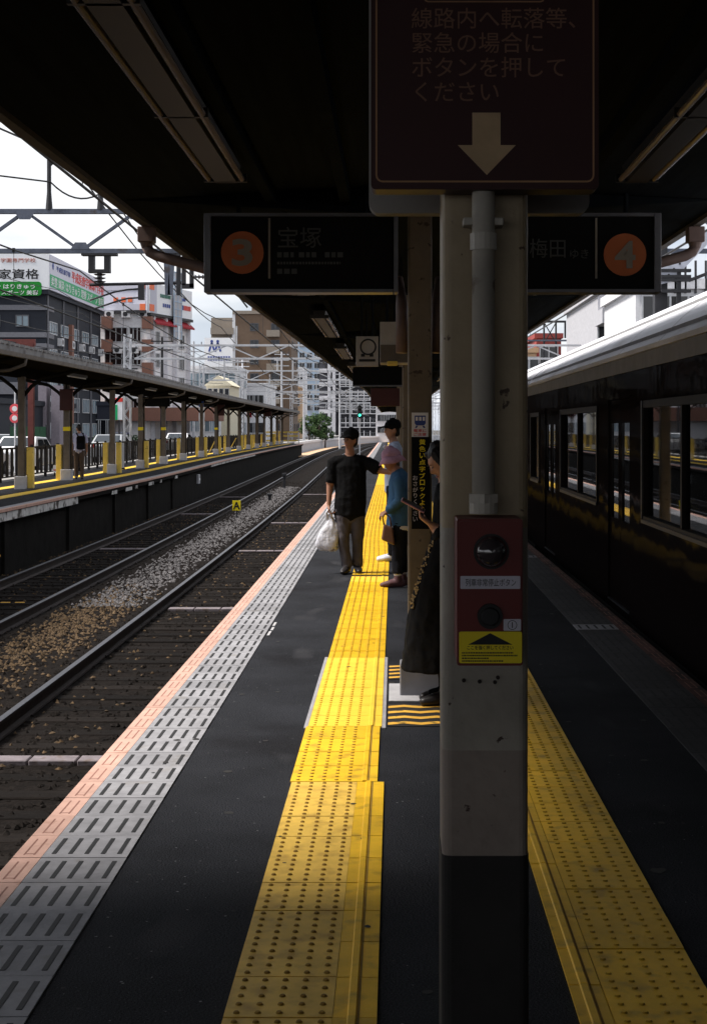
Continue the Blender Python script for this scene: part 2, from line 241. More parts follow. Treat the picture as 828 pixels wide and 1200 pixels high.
class MB:
    def __init__(s): s.v, s.f, s.m = [], [], []
    def add(s, vs, fs, m=0):
        b = len(s.v); s.v += [tuple(v) for v in vs]; s.f += [tuple(i + b for i in f) for f in fs]; s.m += [m] * len(fs); return s
    def box(s, x0, x1, y0, y1, z0, z1, m=0):
        return s.add([(x0, y0, z0), (x1, y0, z0), (x1, y1, z0), (x0, y1, z0), (x0, y0, z1), (x1, y0, z1), (x1, y1, z1), (x0, y1, z1)], BOXF, m)
    def obox(s, c, sx, sy, sz, rot=None, m=0):
        q = rot or Matrix.Identity(3); c = Vector(c)
        vs = [c + q @ Vector((a * sx / 2, b * sy / 2, d * sz / 2)) for d in (-1, 1) for a, b in ((-1, -1), (1, -1), (1, 1), (-1, 1))]
        return s.add(vs, BOXF, m)
    def bar(s, p, q, w, h=None, m=0, up=(0, 0, 1)):
        p, q = Vector(p), Vector(q); d = q - p; ln = d.length; d.normalize()
        u = Vector(up); sd_ = d.cross(u)
        if sd_.length < 1e-4: sd_ = d.cross(Vector((1, 0, 0)))
        sd_.normalize(); u = sd_.cross(d)
        rot = Matrix((sd_, d, u)).transposed()
        return s.obox((p + q) / 2, w, ln, h or w, rot, m)
    def tube(s, p, q, r0, r1=None, n=10, m=0, cap=True):
        return s.path([p, q], [r0, r1 if r1 is not None else r0], n, m, cap)
    def path(s, pts, r, n=8, m=0, cap=True):
        pts = [Vector(p) for p in pts]; k = len(pts); rr = r if isinstance(r, (list, tuple)) else [r] * k
        b = len(s.v); prev = None
        for i, p in enumerate(pts):
            d = (pts[min(i + 1, k - 1)] - pts[max(i - 1, 0)]).normalized()
            if prev is None:
                a = d.cross(Vector((0, 0, 1)))
                if a.length < 1e-3: a = d.cross(Vector((1, 0, 0)))
            else: a = prev - d * prev.dot(d)
            a.normalize(); prev = a; c = d.cross(a)
            for j in range(n):
                t = 2 * math.pi * j / n; s.v.append(tuple(p + (a * math.cos(t) + c * math.sin(t)) * rr[i]))
        for i in range(k - 1):
            for j in range(n):
                j2 = (j + 1) % n; s.f.append((b + i * n + j, b + i * n + j2, b + (i + 1) * n + j2, b + (i + 1) * n + j)); s.m.append(m)
        if cap:
            s.f.append(tuple(b + j for j in reversed(range(n)))); s.f.append(tuple(b + (k - 1) * n + j for j in range(n))); s.m += [m, m]
        return s
    def prism(s, poly, z0, z1, m=0):
        n = len(poly); vs = [(x, y, z0) for x, y in poly] + [(x, y, z1) for x, y in poly]
        fs = [tuple(reversed(range(n))), tuple(range(n, 2 * n))] + [(i, (i + 1) % n, n + (i + 1) % n, n + i) for i in range(n)]
        return s.add(vs, fs, m)
    def prism_y(s, poly, y0, y1, m=0):                       # poly in (x, z), seen from -Y
        n = len(poly); vs = [(x, y0, z) for x, z in poly] + [(x, y1, z) for x, z in poly]
        fs = [tuple(range(n)), tuple(reversed(range(n, 2 * n)))] + [((i + 1) % n, i, n + i, n + (i + 1) % n) for i in range(n)]
        return s.add(vs, fs, m)
    def prism_x(s, poly, x0, x1, m=0):                       # poly in (y, z)
        n = len(poly); vs = [(x0, y, z) for y, z in poly] + [(x1, y, z) for y, z in poly]
        fs = [tuple(reversed(range(n))), tuple(range(n, 2 * n))] + [(i, (i + 1) % n, n + (i + 1) % n, n + i) for i in range(n)]
        return s.add(vs, fs, m)
    def sweep(s, prof, ys, xf, m=0, closed=True, zf=None, cap=True):   # prof in (x, z); carried along Y with lateral shift xf(Y)
        n = len(prof); b = len(s.v)
        for y in ys:
            o_ = xf(y); zz = zf(y) if zf else 0
            for x, z in prof: s.v.append((x + o_, y, z + zz))
        for i in range(len(ys) - 1):
            for j in range(n if closed else n - 1):
                j2 = (j + 1) % n; s.f.append((b + i * n + j2, b + i * n + j, b + (i + 1) * n + j, b + (i + 1) * n + j2)); s.m.append(m if not isinstance(m, (list, tuple)) else m[j])
        if closed and cap:
            mm = m if not isinstance(m, (list, tuple)) else m[0]
            s.f.append(tuple(b + j for j in range(n))); s.f.append(tuple(b + (len(ys) - 1) * n + j for j in reversed(range(n)))); s.m += [mm, mm]
        return s
    def mesh(s, name, mats, smooth=False, bevel=0.0, seg=2, fix=False):
        me = bpy.data.meshes.new(name); me.from_pydata(s.v, [], s.f)
        for mm in (mats if isinstance(mats, (list, tuple)) else [mats]): me.materials.append(M[mm] if isinstance(mm, str) else mm)
        me.polygons.foreach_set('material_index', s.m)
        if bevel or fix:
            bm = bmesh.new(); bm.from_mesh(me)
            if bevel: bmesh.ops.bevel(bm, geom=[e for e in bm.edges if e.calc_face_angle(0) > 0.5], offset=bevel, segments=seg, affect='EDGES', profile=0.5)
            bmesh.ops.recalc_face_normals(bm, faces=bm.faces); bm.to_mesh(me); bm.free()
        if smooth: me.polygons.foreach_set('use_smooth', [True] * len(me.polygons))
        me.update(); return me
    def build(s, name, mats, parent=None, smooth=False, bevel=0.0, seg=2, fix=False):
        if parent is not None and any(abs(c) > 1e-9 for c in parent_world(parent)):
            q = parent_world(parent); s.v = [(a - q[0], b - q[1], c - q[2]) for a, b, c in s.v]
        return inst(name, s.mesh(name, mats, smooth, bevel, seg, fix), parent)

def parent_world(p):
    q = Vector((0, 0, 0))
    while p is not None: q = q + Vector(p.location); p = p.parent
    return q

def put(name, me, parent, loc, rot=(0, 0, 0), scale=(1, 1, 1)):     # place a shared mesh at a world position under a parent
    q = parent_world(parent) if parent else Vector((0, 0, 0))
    return inst(name, me, parent, Vector(loc) - q, rot, scale)

def text_mesh(s, size, material, weight=0.0, depth=0.002, align='CENTER', spacing=1.0, line=1.0):
    cu = bpy.data.curves.new('lettering', 'FONT'); cu.body = s; cu.size = size; cu.extrude = depth; cu.offset = weight
    cu.align_x = align; cu.align_y = 'CENTER'; cu.space_character = spacing; cu.space_line = line; cu.resolution_u = 3
    o = bpy.data.objects.new('lettering', cu); COL.objects.link(o)
    bpy.context.view_layer.update(); dg = bpy.context.evaluated_depsgraph_get()
    me = bpy.data.meshes.new_from_object(o.evaluated_get(dg)); me.materials.clear(); me.materials.append(M[material])
    bpy.data.objects.remove(o); bpy.data.curves.remove(cu)
    return me

FRONT = (R(90), 0, 0); SIDE = (R(90), 0, R(90))                      # lettering that faces -Y / +X
def write(s, size, material, parent, loc, rot=FRONT, width=None, height=None, **k):
    me = text_mesh(s, size, material, **k)
    if len(me.vertices) and (width or height):
        co = np.empty(len(me.vertices) * 3); me.vertices.foreach_get('co', co); co = co.reshape(-1, 3)
        sp = co.max(0) - co.min(0); mid = (co.max(0) + co.min(0)) / 2
        if k.get('align', 'CENTER') == 'CENTER': co[:, :2] -= mid[:2]
        if width: co[:, 0] *= width / max(sp[0], 1e-6)
        if height: co[:, 1] *= height / max(sp[1], 1e-6)
        me.vertices.foreach_set('co', co.ravel()); me.update()
    return put('lettering', me, parent, loc, rot)

def rrect(cx, cz, w_, h_, r, n=5):
    pts = []
    for ax, az, t0 in ((cx + w_ / 2 - r, cz + h_ / 2 - r, 0), (cx - w_ / 2 + r, cz + h_ / 2 - r, 90), (cx - w_ / 2 + r, cz - h_ / 2 + r, 180), (cx + w_ / 2 - r, cz - h_ / 2 + r, 270)):
        for i in range(n): t = R(t0 + 90 * i / (n - 1)); pts.append((ax + r * math.cos(t), az + r * math.sin(t)))
    return pts

def disc(cx, cz, r, n=32): return [(cx + r * math.cos(2 * math.pi * i / n), cz + r * math.sin(2 * math.pi * i / n)) for i in range(n)]

def lerp_curve(pts):
    xs = [p[0] for p in pts]; ys = [p[1] for p in pts]; m = []
    for i in range(len(xs)):
        a = max(i - 1, 0); b = min(i + 1, len(xs) - 1); m.append((ys[b] - ys[a]) / (xs[b] - xs[a]))
    def f(x):
        if x <= xs[0]: return ys[0]
        if x >= xs[-1]: return ys[-1] + (x - xs[-1]) * m[-1]
        i = next(k for k in range(len(xs) - 1) if x <= xs[k + 1]); h = xs[i + 1] - xs[i]; t = (x - xs[i]) / h
        return (2*t**3-3*t*t+1)*ys[i] + (t**3-2*t*t+t)*h*m[i] + (-2*t**3+3*t*t)*ys[i+1] + (t**3-t*t)*h*m[i+1]
    return f
offR = lerp_curve([(-60, 0), (0, 0), (30, -0.05), (60, -0.35), (82, -0.7), (132, -1.5), (180, -1.7), (230, -0.6), (280, 3.5), (330, 12), (400, 32)])
offO = lerp_curve([(-60, 0), (0, 0), (35, 0.0), (52, -0.15), (80, -0.95), (132, -1.7), (180, -1.9)])
offP = lerp_curve([(-60, 0), (7, 0), (34, -0.07), (93, -0.16), (170, -0.42)])
def yrange(a, b, st): n = max(1, int(round((b - a) / st))); return [a + (b - a) * i / n for i in range(n + 1)]
ORD = ['first', 'second', 'third', 'fourth', 'fifth', 'sixth', 'seventh', 'eighth', 'ninth', 'tenth', 'eleventh', 'twelfth', 'thirteenth', 'fourteenth', 'fifteenth', 'sixteenth', 'seventeenth', 'eighteenth', 'nineteenth', 'twentieth', 'twenty-first']

# ------------------------------------------------------------------ ground, street level, own platform
inst('ground', MB().box(-900, 900, -150, 2400, -1.9, -1.62).mesh('ground', 'ground')).__setitem__('kind', 'structure')
road = inst('road', MB().box(-300, -12.35, -60, 640, -1.61, -0.16).mesh('road', 'road')); tag(road, kind='structure')
pv = inst('pavement', MB().box(-27, -24.2, 20, 400, -0.155, -0.02).box(-14.2, -12.45, -20, 400, -0.155, -0.02).mesh('pavement', 'paving')); tag(pv, kind='structure')
lines = MB()
for k in range(24): lines.box(-19.4, -19.25, 20 + k * 8, 25 + k * 8, -0.158, -0.152)
tag(inst('road_marking', lines.mesh('road_marking', 'white')), kind='structure')

PL = empty('platform', kind='structure')
YS = yrange(-14, 172, 3)
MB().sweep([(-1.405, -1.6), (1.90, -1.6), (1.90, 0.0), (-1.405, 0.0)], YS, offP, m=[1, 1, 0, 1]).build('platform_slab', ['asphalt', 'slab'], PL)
# small pale flecks worn into the asphalt
fl = MB()
for k in range(420):
    y = 3.2 + 18 * rnd.random() ** 1.6; x = rnd.choice([rnd.uniform(-0.98, -0.5), rnd.uniform(-0.98, -0.5), rnd.uniform(0.0, 0.45), rnd.uniform(0.95, 1.45)]); r_ = rnd.uniform(0.002, 0.006); a = rnd.random() * 6
    fl.add([(x + r_ * math.cos(a + t) * rnd.uniform(.6, 1.3), y + r_ * math.sin(a + t) * rnd.uniform(.6, 1.3), 0.0015) for t in (0, 1.6, 3.1, 4.7)], [(0, 1, 2, 3)])
tag(fl.build('worn_flecks', 'asphalt_fleck', PL), kind='stuff')

gm = MB()                                                     # trodden gum, burns and oil spots
for k in range(90):
    y = 3.6 + 16 * rnd.random() ** 1.5; x = rnd.uniform(-1.3, 1.4); r_ = rnd.uniform(.006, .02) * (1 if rnd.random() < .8 else 1.8); zz = .0095 if (-.47 < x < -.05 or .51 < x < .9) else (.0082 if x < -1.01 else .0022)
    gm.add([(x + r_ * math.cos(a) * rnd.uniform(.7, 1.2), y + r_ * math.sin(a) * rnd.uniform(.7, 1.3), zz) for a in [i * .7854 for i in range(8)]], [tuple(range(8))])
tag(gm.build('trodden_spots', 'hazard_k', PL), kind='stuff')
g = 0.0035
def edge_tile(w_):                                            # ribbed anti-slip tile with five rubber inlays
    b = MB().box(-w_ / 2 + 0.001, w_ / 2 - 0.001, -0.15 + g / 2, 0.15 - g / 2, -0.05, 0.006)
    for i in range(5):
        x = (i - 2) * w_ / 5.2; b.box(x - 0.0085, x + 0.0085, -0.105, 0.105, 0.0, 0.0075, 1)
    return b
def nose_tile(w_):
    b = MB().box(-w_ / 2, w_ / 2, -0.15 + g / 2, 0.15 - g / 2, -0.07, 0.006)
    for x in (-0.018, 0.02): b.box(x - 0.0035, x + 0.0035, -0.115, 0.10, 0.0, 0.0066, 1)
    b.box(-0.018, 0.02, -0.105, -0.099, 0.0, 0.0066, 1)
    return b
def dots(b, x0, w_, cols=5, rows=5, r0=0.0098, r1=0.0066, h=0.005, mt=1):
    for i in range(cols):
        for j in range(rows):
            cx = x0 + w_ * (i + 0.5) / cols; cy = -0.15 + 0.3 * (j + 0.5) / rows; z = 0.008; n = 8
            ring = [(math.cos(6.2832 * k / n), math.sin(6.2832 * k / n)) for k in range(n)]
            b.add([(cx + r0 * c, cy + r0 * s_, z) for c, s_ in ring] + [(cx + r1 * c, cy + r1 * s_, z + h) for c, s_ in ring],
                  [(k, (k + 1) % n, n + (k + 1) % n, n + k) for k in range(n)], 1)
            b.add([(cx + r1 * c, cy + r1 * s_, z + h) for c, s_ in ring], [tuple(range(n))], mt)
def tac_tile(x0, x1, ridge=None, mt=0, dotted=True, rows=5):
    b = MB().box(x0, x1, -0.15 + .003, 0.15 - .003, -0.03, 0.008)
    if dotted: dots(b, x0 + 0.004, 0.296, mt=mt, rows=rows)
    if ridge is not None:
        b.prism_y([(ridge - 0.014, 0.007), (ridge + 0.014, 0.007), (ridge + 0.010, 0.0135), (ridge - 0.010, 0.0135)], -0.149, 0.149)
        b.box(ridge + 0.0145, ridge + 0.021, -0.148, 0.148, 0.0, 0.0086, 1)
    return b

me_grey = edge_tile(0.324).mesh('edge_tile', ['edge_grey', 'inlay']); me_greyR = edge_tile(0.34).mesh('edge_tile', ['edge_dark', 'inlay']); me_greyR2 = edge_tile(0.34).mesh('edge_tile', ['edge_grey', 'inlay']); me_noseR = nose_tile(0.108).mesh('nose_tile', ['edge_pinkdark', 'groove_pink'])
me_nose = nose_tile(0.108).mesh('nose_tile', ['edge_pink', 'groove_pink'], bevel=0)
k = -18
while 7.652 + 0.3 * k < 42:
    y = 7.652 + 0.3 * k + 0.15; o_ = offP(y); jit = rnd.uniform(-0.0012, 0.0012)
    put('edge_tile', me_grey, PL, (-1.174 + o_, y, jit)); put('nose_tile', me_nose, PL, (-1.391 + o_, y, jit * 0.7))
    if y < 24:
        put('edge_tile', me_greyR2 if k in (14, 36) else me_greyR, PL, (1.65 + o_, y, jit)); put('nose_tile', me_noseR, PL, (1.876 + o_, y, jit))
    k += 1
ye = 7.652 + 0.3 * k
far = MB(); ys = yrange(ye, 170, 3.0)
far.sweep([(-1.336, -0.05), (-1.012, -0.05), (-1.012, 0.006), (-1.336, 0.006)], ys, offP, 0)
far.sweep([(-1.445, -0.07), (-1.337, -0.07), (-1.337, 0.006), (-1.445, 0.006)], ys, offP, 1)
for i in range(5): far.sweep([(-1.174 + (i - 2) * 0.0623 - 0.0085, 0.0), (-1.174 + (i - 2) * 0.0623 + 0.0085, 0.0), (-1.174 + (i - 2) * 0.0623 + 0.0085, 0.0075), (-1.174 + (i - 2) * 0.0623 - 0.0085, 0.0075)], ys, offP, 2)
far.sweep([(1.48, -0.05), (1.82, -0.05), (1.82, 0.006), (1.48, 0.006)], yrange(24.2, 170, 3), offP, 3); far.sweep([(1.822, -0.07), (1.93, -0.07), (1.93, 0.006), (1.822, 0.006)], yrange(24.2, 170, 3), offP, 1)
tag(far.build('edge_strip', ['edge_grey', 'edge_pink', 'inlay', 'edge_dark'], PL), kind='stuff')

# tactile paving: left line in its five stretches, right line
def row(y0, y1, me, x, name='tactile_tile', xf=None):
    n = int(round((y1 - y0) / 0.3)); st = (y1 - y0) / n
    for i in range(n):
        y = y0 + st * (i + 0.5); put(name, me, PL, (x + (xf(y) if xf else 0), y, rnd.uniform(-0.0012, 0.0012)), scale=(1, st / 0.3, 1))
m1 = tac_tile(-0.150, 0.150, mt=1).mesh('tactile_tile', ['tac_pale', 'tac_dirt'])
m1s = tac_tile(-0.061, 0.061, ridge=-0.008, dotted=False).mesh('tactile_strip', ['tac', 'tac_dirt'])
row(6.74 - 16 * 0.3, 6.74, m1, -0.3215); row(6.74 - 16 * 0.3, 6.74, m1s, -0.1095, 'tactile_strip')
m2 = tac_tile(-0.2, 0.2, ridge=0.142).mesh('tactile_tile', ['tac', 'tac_dirt'])
m2b = tac_tile(-0.2, 0.2, ridge=0.142, mt=0).mesh('tactile_tile', ['tac_deep', 'tac_dark'])
m3 = tac_tile(-0.2, 0.2, ridge=0.142).mesh('tactile_tile', ['tac_new', 'tac_dark'])
row(6.745, 7.99, m2, -0.279)
row(7.995, 10.39, m3, -0.270)
MB().box(-0.492, -0.472, 7.96, 10.42, -0.01, 0.0065).build('edging_strip', 'strip_grey', PL); MB().box(-0.068, -0.048, 7.96, 10.42, -0.01, 0.0065).build('edging_strip', 'strip_grey', PL)
row(10.395, 15.5, m2b, -0.268); row(15.505, 16.1, m3, -0.268)
shiftL = lerp_curve([(16, 0.0), (18, 0.0), (23, -0.05), (40, -0.07), (60, -0.10)])
row(16.28, 42, m2b, -0.268, xf=shiftL)
row(2.2, 12, tac_tile(-0.15, 0.15).mesh('tactile_tile', ['tac', 'tac_dark']), 0.752); row(2.2, 12, tac_tile(-0.046, 0.046, ridge=-0.002, dotted=False).mesh('tactile_strip', ['tac', 'tac_dirt']), 0.553, 'tactile_strip')
fs = MB(); fs.sweep([(-0.468, -0.02), (-0.068, -0.02), (-0.068, 0.008), (-0.468, 0.008)], yrange(42.1, 165, 4), lambda y: shiftL(y) * 1.0 if y < 60 else -0.10 + (offP(y) - offP(60)))
fs.sweep([(0.507, -0.02), (0.902, -0.02), (0.902, 0.008), (0.507, 0.008)], yrange(12.1, 165, 4), offP)
tag(fs.build('tactile_strip_far', 'tac_deep', PL), kind='stuff')

# hazard matting and bare concrete around the second column's foot
def hazard(name, x0, x1, y0, y1):
    b = MB().box(x0, x1, y0, y1, -0.01, 0.004, 0); n = 4; st = (y1 - y0) / n; nx = 4
    for i in range(n):
        yb = y0 + st * i + st * 0.14; hh = st * 0.40
        xs = [x0 + (x1 - x0) * j / nx for j in range(nx + 1)]; yy = [yb + (0.22 * st if j % 2 else 0) for j in range(nx + 1)]
        vs = [(x, y_, 0.0062) for x, y_ in zip(xs, yy)] + [(x, y_ + hh, 0.0062) for x, y_ in zip(xs, yy)]
        b.add(vs, [(j, j + 1, nx + 2 + j, nx + 1 + j) for j in range(nx)], 1)
    return b.build(name, ['hazard_k', 'hazard_y'], PL)
hazard('hazard_marking', -0.036, 0.33, 8.02, 8.66); hazard('hazard_marking', -0.036, 0.33, 9.52, 10.1)
MB().box(-0.034, 0.345, 8.75, 9.34, -0.02, 0.007).build('concrete_patch', 'concrete', PL, bevel=0.002)
for ya, yb_, xa in ((11.55, 11.78, -1.004), (11.84, 12.02, -1.0), (12.1, 12.32, -1.006)): MB().box(xa, xa + .02, ya, yb_, -0.01, 0.003).build('paint_scrape', 'concrete', PL)

# ------------------------------------------------------------------ tracks
BED = empty('track_bed', kind='structure')
prof = [(-7.95, -1.36), (-7.5, -1.31), (-6.9, -1.274), (-5.7, -1.274), (-5.2, -1.25), (-4.62, -1.22), (-4.05, -1.25), (-3.6, -1.274), (-2.3, -1.278), (-1.39, -1.32)]
MB().sweep(prof, yrange(-14, 400, 3), offR, closed=False).build('ballast_bed', 'ballast', BED, smooth=True)
MB().sweep([(1.9, -1.34), (3.4, -1.31), (5.6, -1.34), (9, -1.5)], yrange(-14, 400, 3), offR, closed=False).build('ballast_bed', 'ballast', BED, smooth=True)

me_sl = MB().box(-1.2, 1.2, -0.115, 0.115, -1.42, -1.262).mesh('sleeper', 'sleeper', bevel=0.012, seg=1)
me_slw = MB().box(-0.62, -0.215, -0.10, 0.10, -1.42, -1.232).box(-0.20, 0.205, -0.10, 0.10, -1.42, -1.232).box(0.22, 0.62, -0.10, 0.10, -1.42, -1.232).mesh('cable_cover', 'sleeper_white', bevel=0.008, seg=1)
RAIL = [(-0.062, -1.262), (0.062, -1.262), (0.055, -1.245), (0.009, -1.232), (0.009, -1.145), (0.032, -1.138), (0.034, -1.104), (0.027, -1.100), (-0.027, -1.100), (-0.034, -1.104), (-0.032, -1.138), (-0.009, -1.145), (-0.009, -1.232), (-0.055, -1.245)]
RM = [0] * 14; RM[6] = RM[7] = RM[8] = 1
def track(xc, label, y0=-14, near=(8.0, 66.0), white=()):
    T = empty('railway_track', (xc, 0, 0), label, 'railway track')
    for s_ in (-1, 1): MB().sweep([(xc + s_ * 0.75 + a, b) for a, b in RAIL], yrange(y0, 400, 3), offR, RM).build('rail', ['rail_side', 'rail_top'], T, smooth=False)
    y = near[0]
    while y < near[1]:
        put('sleeper', me_sl, T, (xc + offR(y) + rnd.uniform(-.03, .03), y, rnd.uniform(-0.012, 0.006)), (0, 0, rnd.uniform(-.012, .012))); y += 0.6
    st = MB()
    while y < 300: st.box(xc + offR(y) - 1.2, xc + offR(y) + 1.2, y - .115, y + .115, -1.4, -1.262); y += 0.6
    tag(st.build('sleeper_row', 'sleeper', T), kind='stuff')
    for yw in white: put('cable_cover', me_slw, T, (xc + offR(yw), yw, 0))
    return T
track(-2.95, 'nearer railway track of two rails on dark sleepers beside the platform edge', white=(12.75, 23.4, 34.4, 44.6, 63.8))
track(-6.30, 'farther railway track running along the opposite platform', white=(35.0, 49.3, 61.4))
track(3.46, 'railway track under the maroon train', near=(3.0, 20.0))
# yellow dashes painted on the far track
yd = MB()
for x in (-7.0, -6.78, -6.52, -6.28): yd.box(x, x + 0.15, 24.30, 24.37, -1.27, -1.252)
tag(yd.build('yellow_dash_marking', 'hazard_y'), 'row of yellow dashes painted across the farther track', 'marking')

def stones(name, n, fx, fy, zf, size, m_):
    b = MB(); oct_f = ((0, 2, 4), (2, 1, 4), (1, 3, 4), (3, 0, 4), (2, 0, 5), (1, 2, 5), (3, 1, 5), (0, 3, 5))
    for i in range(n):
        y = fy(); x = fx(y) + offR(y); s_ = rnd.uniform(*size); a = rnd.random() * 6.28; z = zf(x - offR(y)) + s_ * 0.12; c, sn = math.cos(a), math.sin(a)
        q = [s_ * rnd.uniform(.55, 1.2) for _ in range(6)]
        b.add([(x + q[0] * c, y + q[0] * sn, z), (x - q[1] * c, y - q[1] * sn, z + .3 * s_ * rnd.uniform(-1, 1)), (x - q[2] * sn, y + q[2] * c, z), (x + q[3] * sn, y - q[3] * c, z + .3 * s_ * rnd.uniform(-1, 1)), (x, y, z + q[4] * .8), (x, y, z - q[5] * .5)], oct_f)
    tag(b.build(name, m_, BED), kind='stuff')
def bedz(x):
    for (xa, za), (xb, zb) in zip(prof, prof[1:]):
        if xa <= x <= xb: return za + (zb - za) * (x - xa) / (xb - xa)
    return -1.34
stones('ballast_stones_dark', 13000, lambda y: rnd.uniform(-7.7, -1.5), lambda: 9 + 70 * rnd.random() ** 1.5, bedz, (0.018, 0.042), 'stone_dark')
stones('ballast_stones_brown', 1500, lambda y: rnd.triangular(-5.35, -3.95, -4.7), lambda: rnd.triangular(13, 27, 21), bedz, (0.022, 0.046), 'stone_tan')
stones('ballast_stones_pale', 4200, lambda y: rnd.triangular(-5.3, -3.95, -4.6), lambda: 23.5 + 48 * rnd.random() ** 1.2, bedz, (0.022, 0.05), 'stone_pale')
stones('ballast_stones_scatter', 1500, lambda y: rnd.choice([rnd.uniform(-7.9, -7.2), rnd.uniform(-3.6, -2.3), rnd.uniform(-6.9, -5.7)]), lambda: 12 + 45 * rnd.random(), bedz, (0.02, 0.04), 'stone_tan')

sg = empty('track_marker', (-4.85 + offR(47), 47, -1.25), 'small yellow marker plate lettered A on a short post between the tracks', 'marker')
bx_, by_ = sg.location.x, 47
MB().box(bx_ - .02, bx_ + .02, by_ - .02, by_ + .02, -1.3, -0.98).build('post', 'steel_dark', sg); MB().box(bx_ - .13, bx_ + .13, by_ - .03, by_ - .021, -1.0, -0.68).build('plate', 'yellow_label', sg, bevel=0.004)
write('A', 0.3, 'ink', sg, (bx_, by_ - .033, -0.84), weight=0.008, height=0.24)
for k, (yy, xx, lb) in enumerate(((70, -4.75, 'small dark trackside post between the tracks, near the far bend'), (58, -4.6, 'squat dark box on the pale ballast between the tracks'))):
    tp = empty('trackside_post', (xx + offR(yy), yy, -1.25), lb, 'post')
    MB().box(xx + offR(yy) - .06, xx + offR(yy) + .06, yy - .06, yy + .06, -1.3, -0.62 if k == 0 else -1.0).build('post', 'steel_dark', tp, bevel=.01); MB().box(xx + offR(yy) - .1, xx + offR(yy) + .1, yy - .1, yy + .1, -0.63 if k == 0 else -1.02, -0.5 if k == 0 else -0.95).build('cap', 'steel_dark', tp, bevel=.01)

# ------------------------------------------------------------------ own canopy
def eaveL(y): return max(-1.80 + 0.0145 * y, -1.80) if y < 55 else -1.0025 - 0.0015 * (y - 55)
def eaveR(y): return 2.13 - 0.0115 * y if y < 55 else 1.4975 - 0.002 * (y - 55)
CN = empty('platform_canopy', (0.155, -12, 2.9), 'dark flat canopy roof over the platform, with gutters along both edges', 'canopy')
ys = yrange(-12, 128, 4)
b = MB(); n = len(ys)
for y in ys:
    l_, r_ = eaveL(y), eaveR(y)
    b.v += [(l_, y, 3.03), (r_, y, 3.03), (r_, y, 3.17), (0.155, y, 3.36), (l_, y, 3.17), (0.155, y, 3.12)]
for i in range(n - 1):
    o_, q = i * 6, (i + 1) * 6
    for a, c in ((0, 5), (5, 1), (1, 2), (2, 3), (3, 4), (4, 0)): b.f.append((o_ + a, o_ + c, q + c, q + a)); b.m.append(0)
b.f += [(0, 5, 1, 2, 3, 4), tuple(reversed([(n - 1) * 6 + t for t in (0, 5, 1, 2, 3, 4)]))]; b.m += [0, 0]
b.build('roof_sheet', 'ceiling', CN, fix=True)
for f_, s_ in ((eaveL, -1), (eaveR, 1)):
    gt = MB(); pr = [(0.0, 3.0), (s_ * 0.055, 3.0), (s_ * 0.075, 3.09), (0.0, 3.09)]
    gt.sweep(pr if s_ < 0 else pr[::-1], ys, f_).build('gutter', 'fascia', CN, fix=True)
COLY = [2.58 + 6.46 * i for i in range(19)]
for i, y in enumerate(COLY):
    MB().prism_y([(eaveL(y) + .03, 3.028), (0.155, 2.93), (eaveR(y) - .03, 3.028), (0.155, 3.115)][::-1], y - 0.05, y + 0.05).build('beam', 'ceil_beam', CN, fix=True)
for x in (-0.75, -0.3, 0.6, 1.05):
    MB().sweep([(x - .03, 3.0), (x + .03, 3.0), (x + .03, 3.10), (x - .03, 3.10)], yrange(-12, 55, 4), lambda y: 0).build('purlin', 'ceil_beam', CN)
for s_, f_ in ((-1, eaveL), (1, eaveR)):
    e = f_(10) + s_ * 0.03
    hp = MB().prism([(e - .055, 9.94), (e + .055, 9.94), (e + .055, 10.06), (e - .055, 10.06)], 2.895, 3.0); hp.path([(e, 10, 2.90), (e, 10, 2.855)], [.05, .036], 10); hp.build('rain_hopper', 'pipe', CN, bevel=0.006)
    MB().path([(e, 10, 2.87), (e - s_ * .02, 10, 2.832), (e - s_ * .07, 9.99, 2.805), (e - s_ * .38, 9.9, 2.715), (e - s_ * .75, 9.8, 2.60), (0.155 + s_ * .12, 9.3, 2.56), (0.155 + s_ * .11, 9.15, 2.4), (0.155 + s_ * .11, 9.12, 2.1)], .037, 12).build('drain_pipe', 'pipe', CN, smooth=True)

def light(x, y0, ln, label):
    t = empty('fluorescent_light', (x, y0, 2.9), label, 'light fixture', 'unlit strip lights under the platform canopy')
    MB().prism_y([(x - .075, 2.99), (x - .055, 2.90), (x + .055, 2.90), (x + .075, 2.99)], y0, y0 + ln).build('housing', 'fixture', t, fix=True)
    for s_ in (-1, 1): MB().tube((x + s_ * .085, y0 + .05, 2.915), (x + s_ * .085, y0 + ln - .05, 2.915), .016, n=10).build('tube', 'tube', t, smooth=False)
    for yy in (y0 + .03, y0 + ln / 3, y0 + 2 * ln / 3, y0 + ln - .03): MB().box(x - .11, x + .11, yy - .012, yy + .012, 2.90, 2.94).build('tube_holder', 'fixture', t)
    for yy in (y0 + .4, y0 + ln - .4): MB().tube((x, yy, 2.98), (x, yy, 3.11), .01, n=6).build('hanger', 'ceil_beam', t)
for i in range(6):
    y0 = 4.0 + 6.46 * i - (0 if i else 1.2); ln = 3.6 + (0 if i else 1.2)
    light(-0.87 + (0.002 * i), y0, ln, 'unlit strip light over the left side of the platform, ' + ('nearest, beside the big maroon sign' if i == 0 else ORD[i] + ' from the camera'))
    light(1.25, y0, ln, 'unlit strip light over the right side of the platform, ' + ('nearest, at the right edge' if i == 0 else ORD[i] + ' from the camera'))

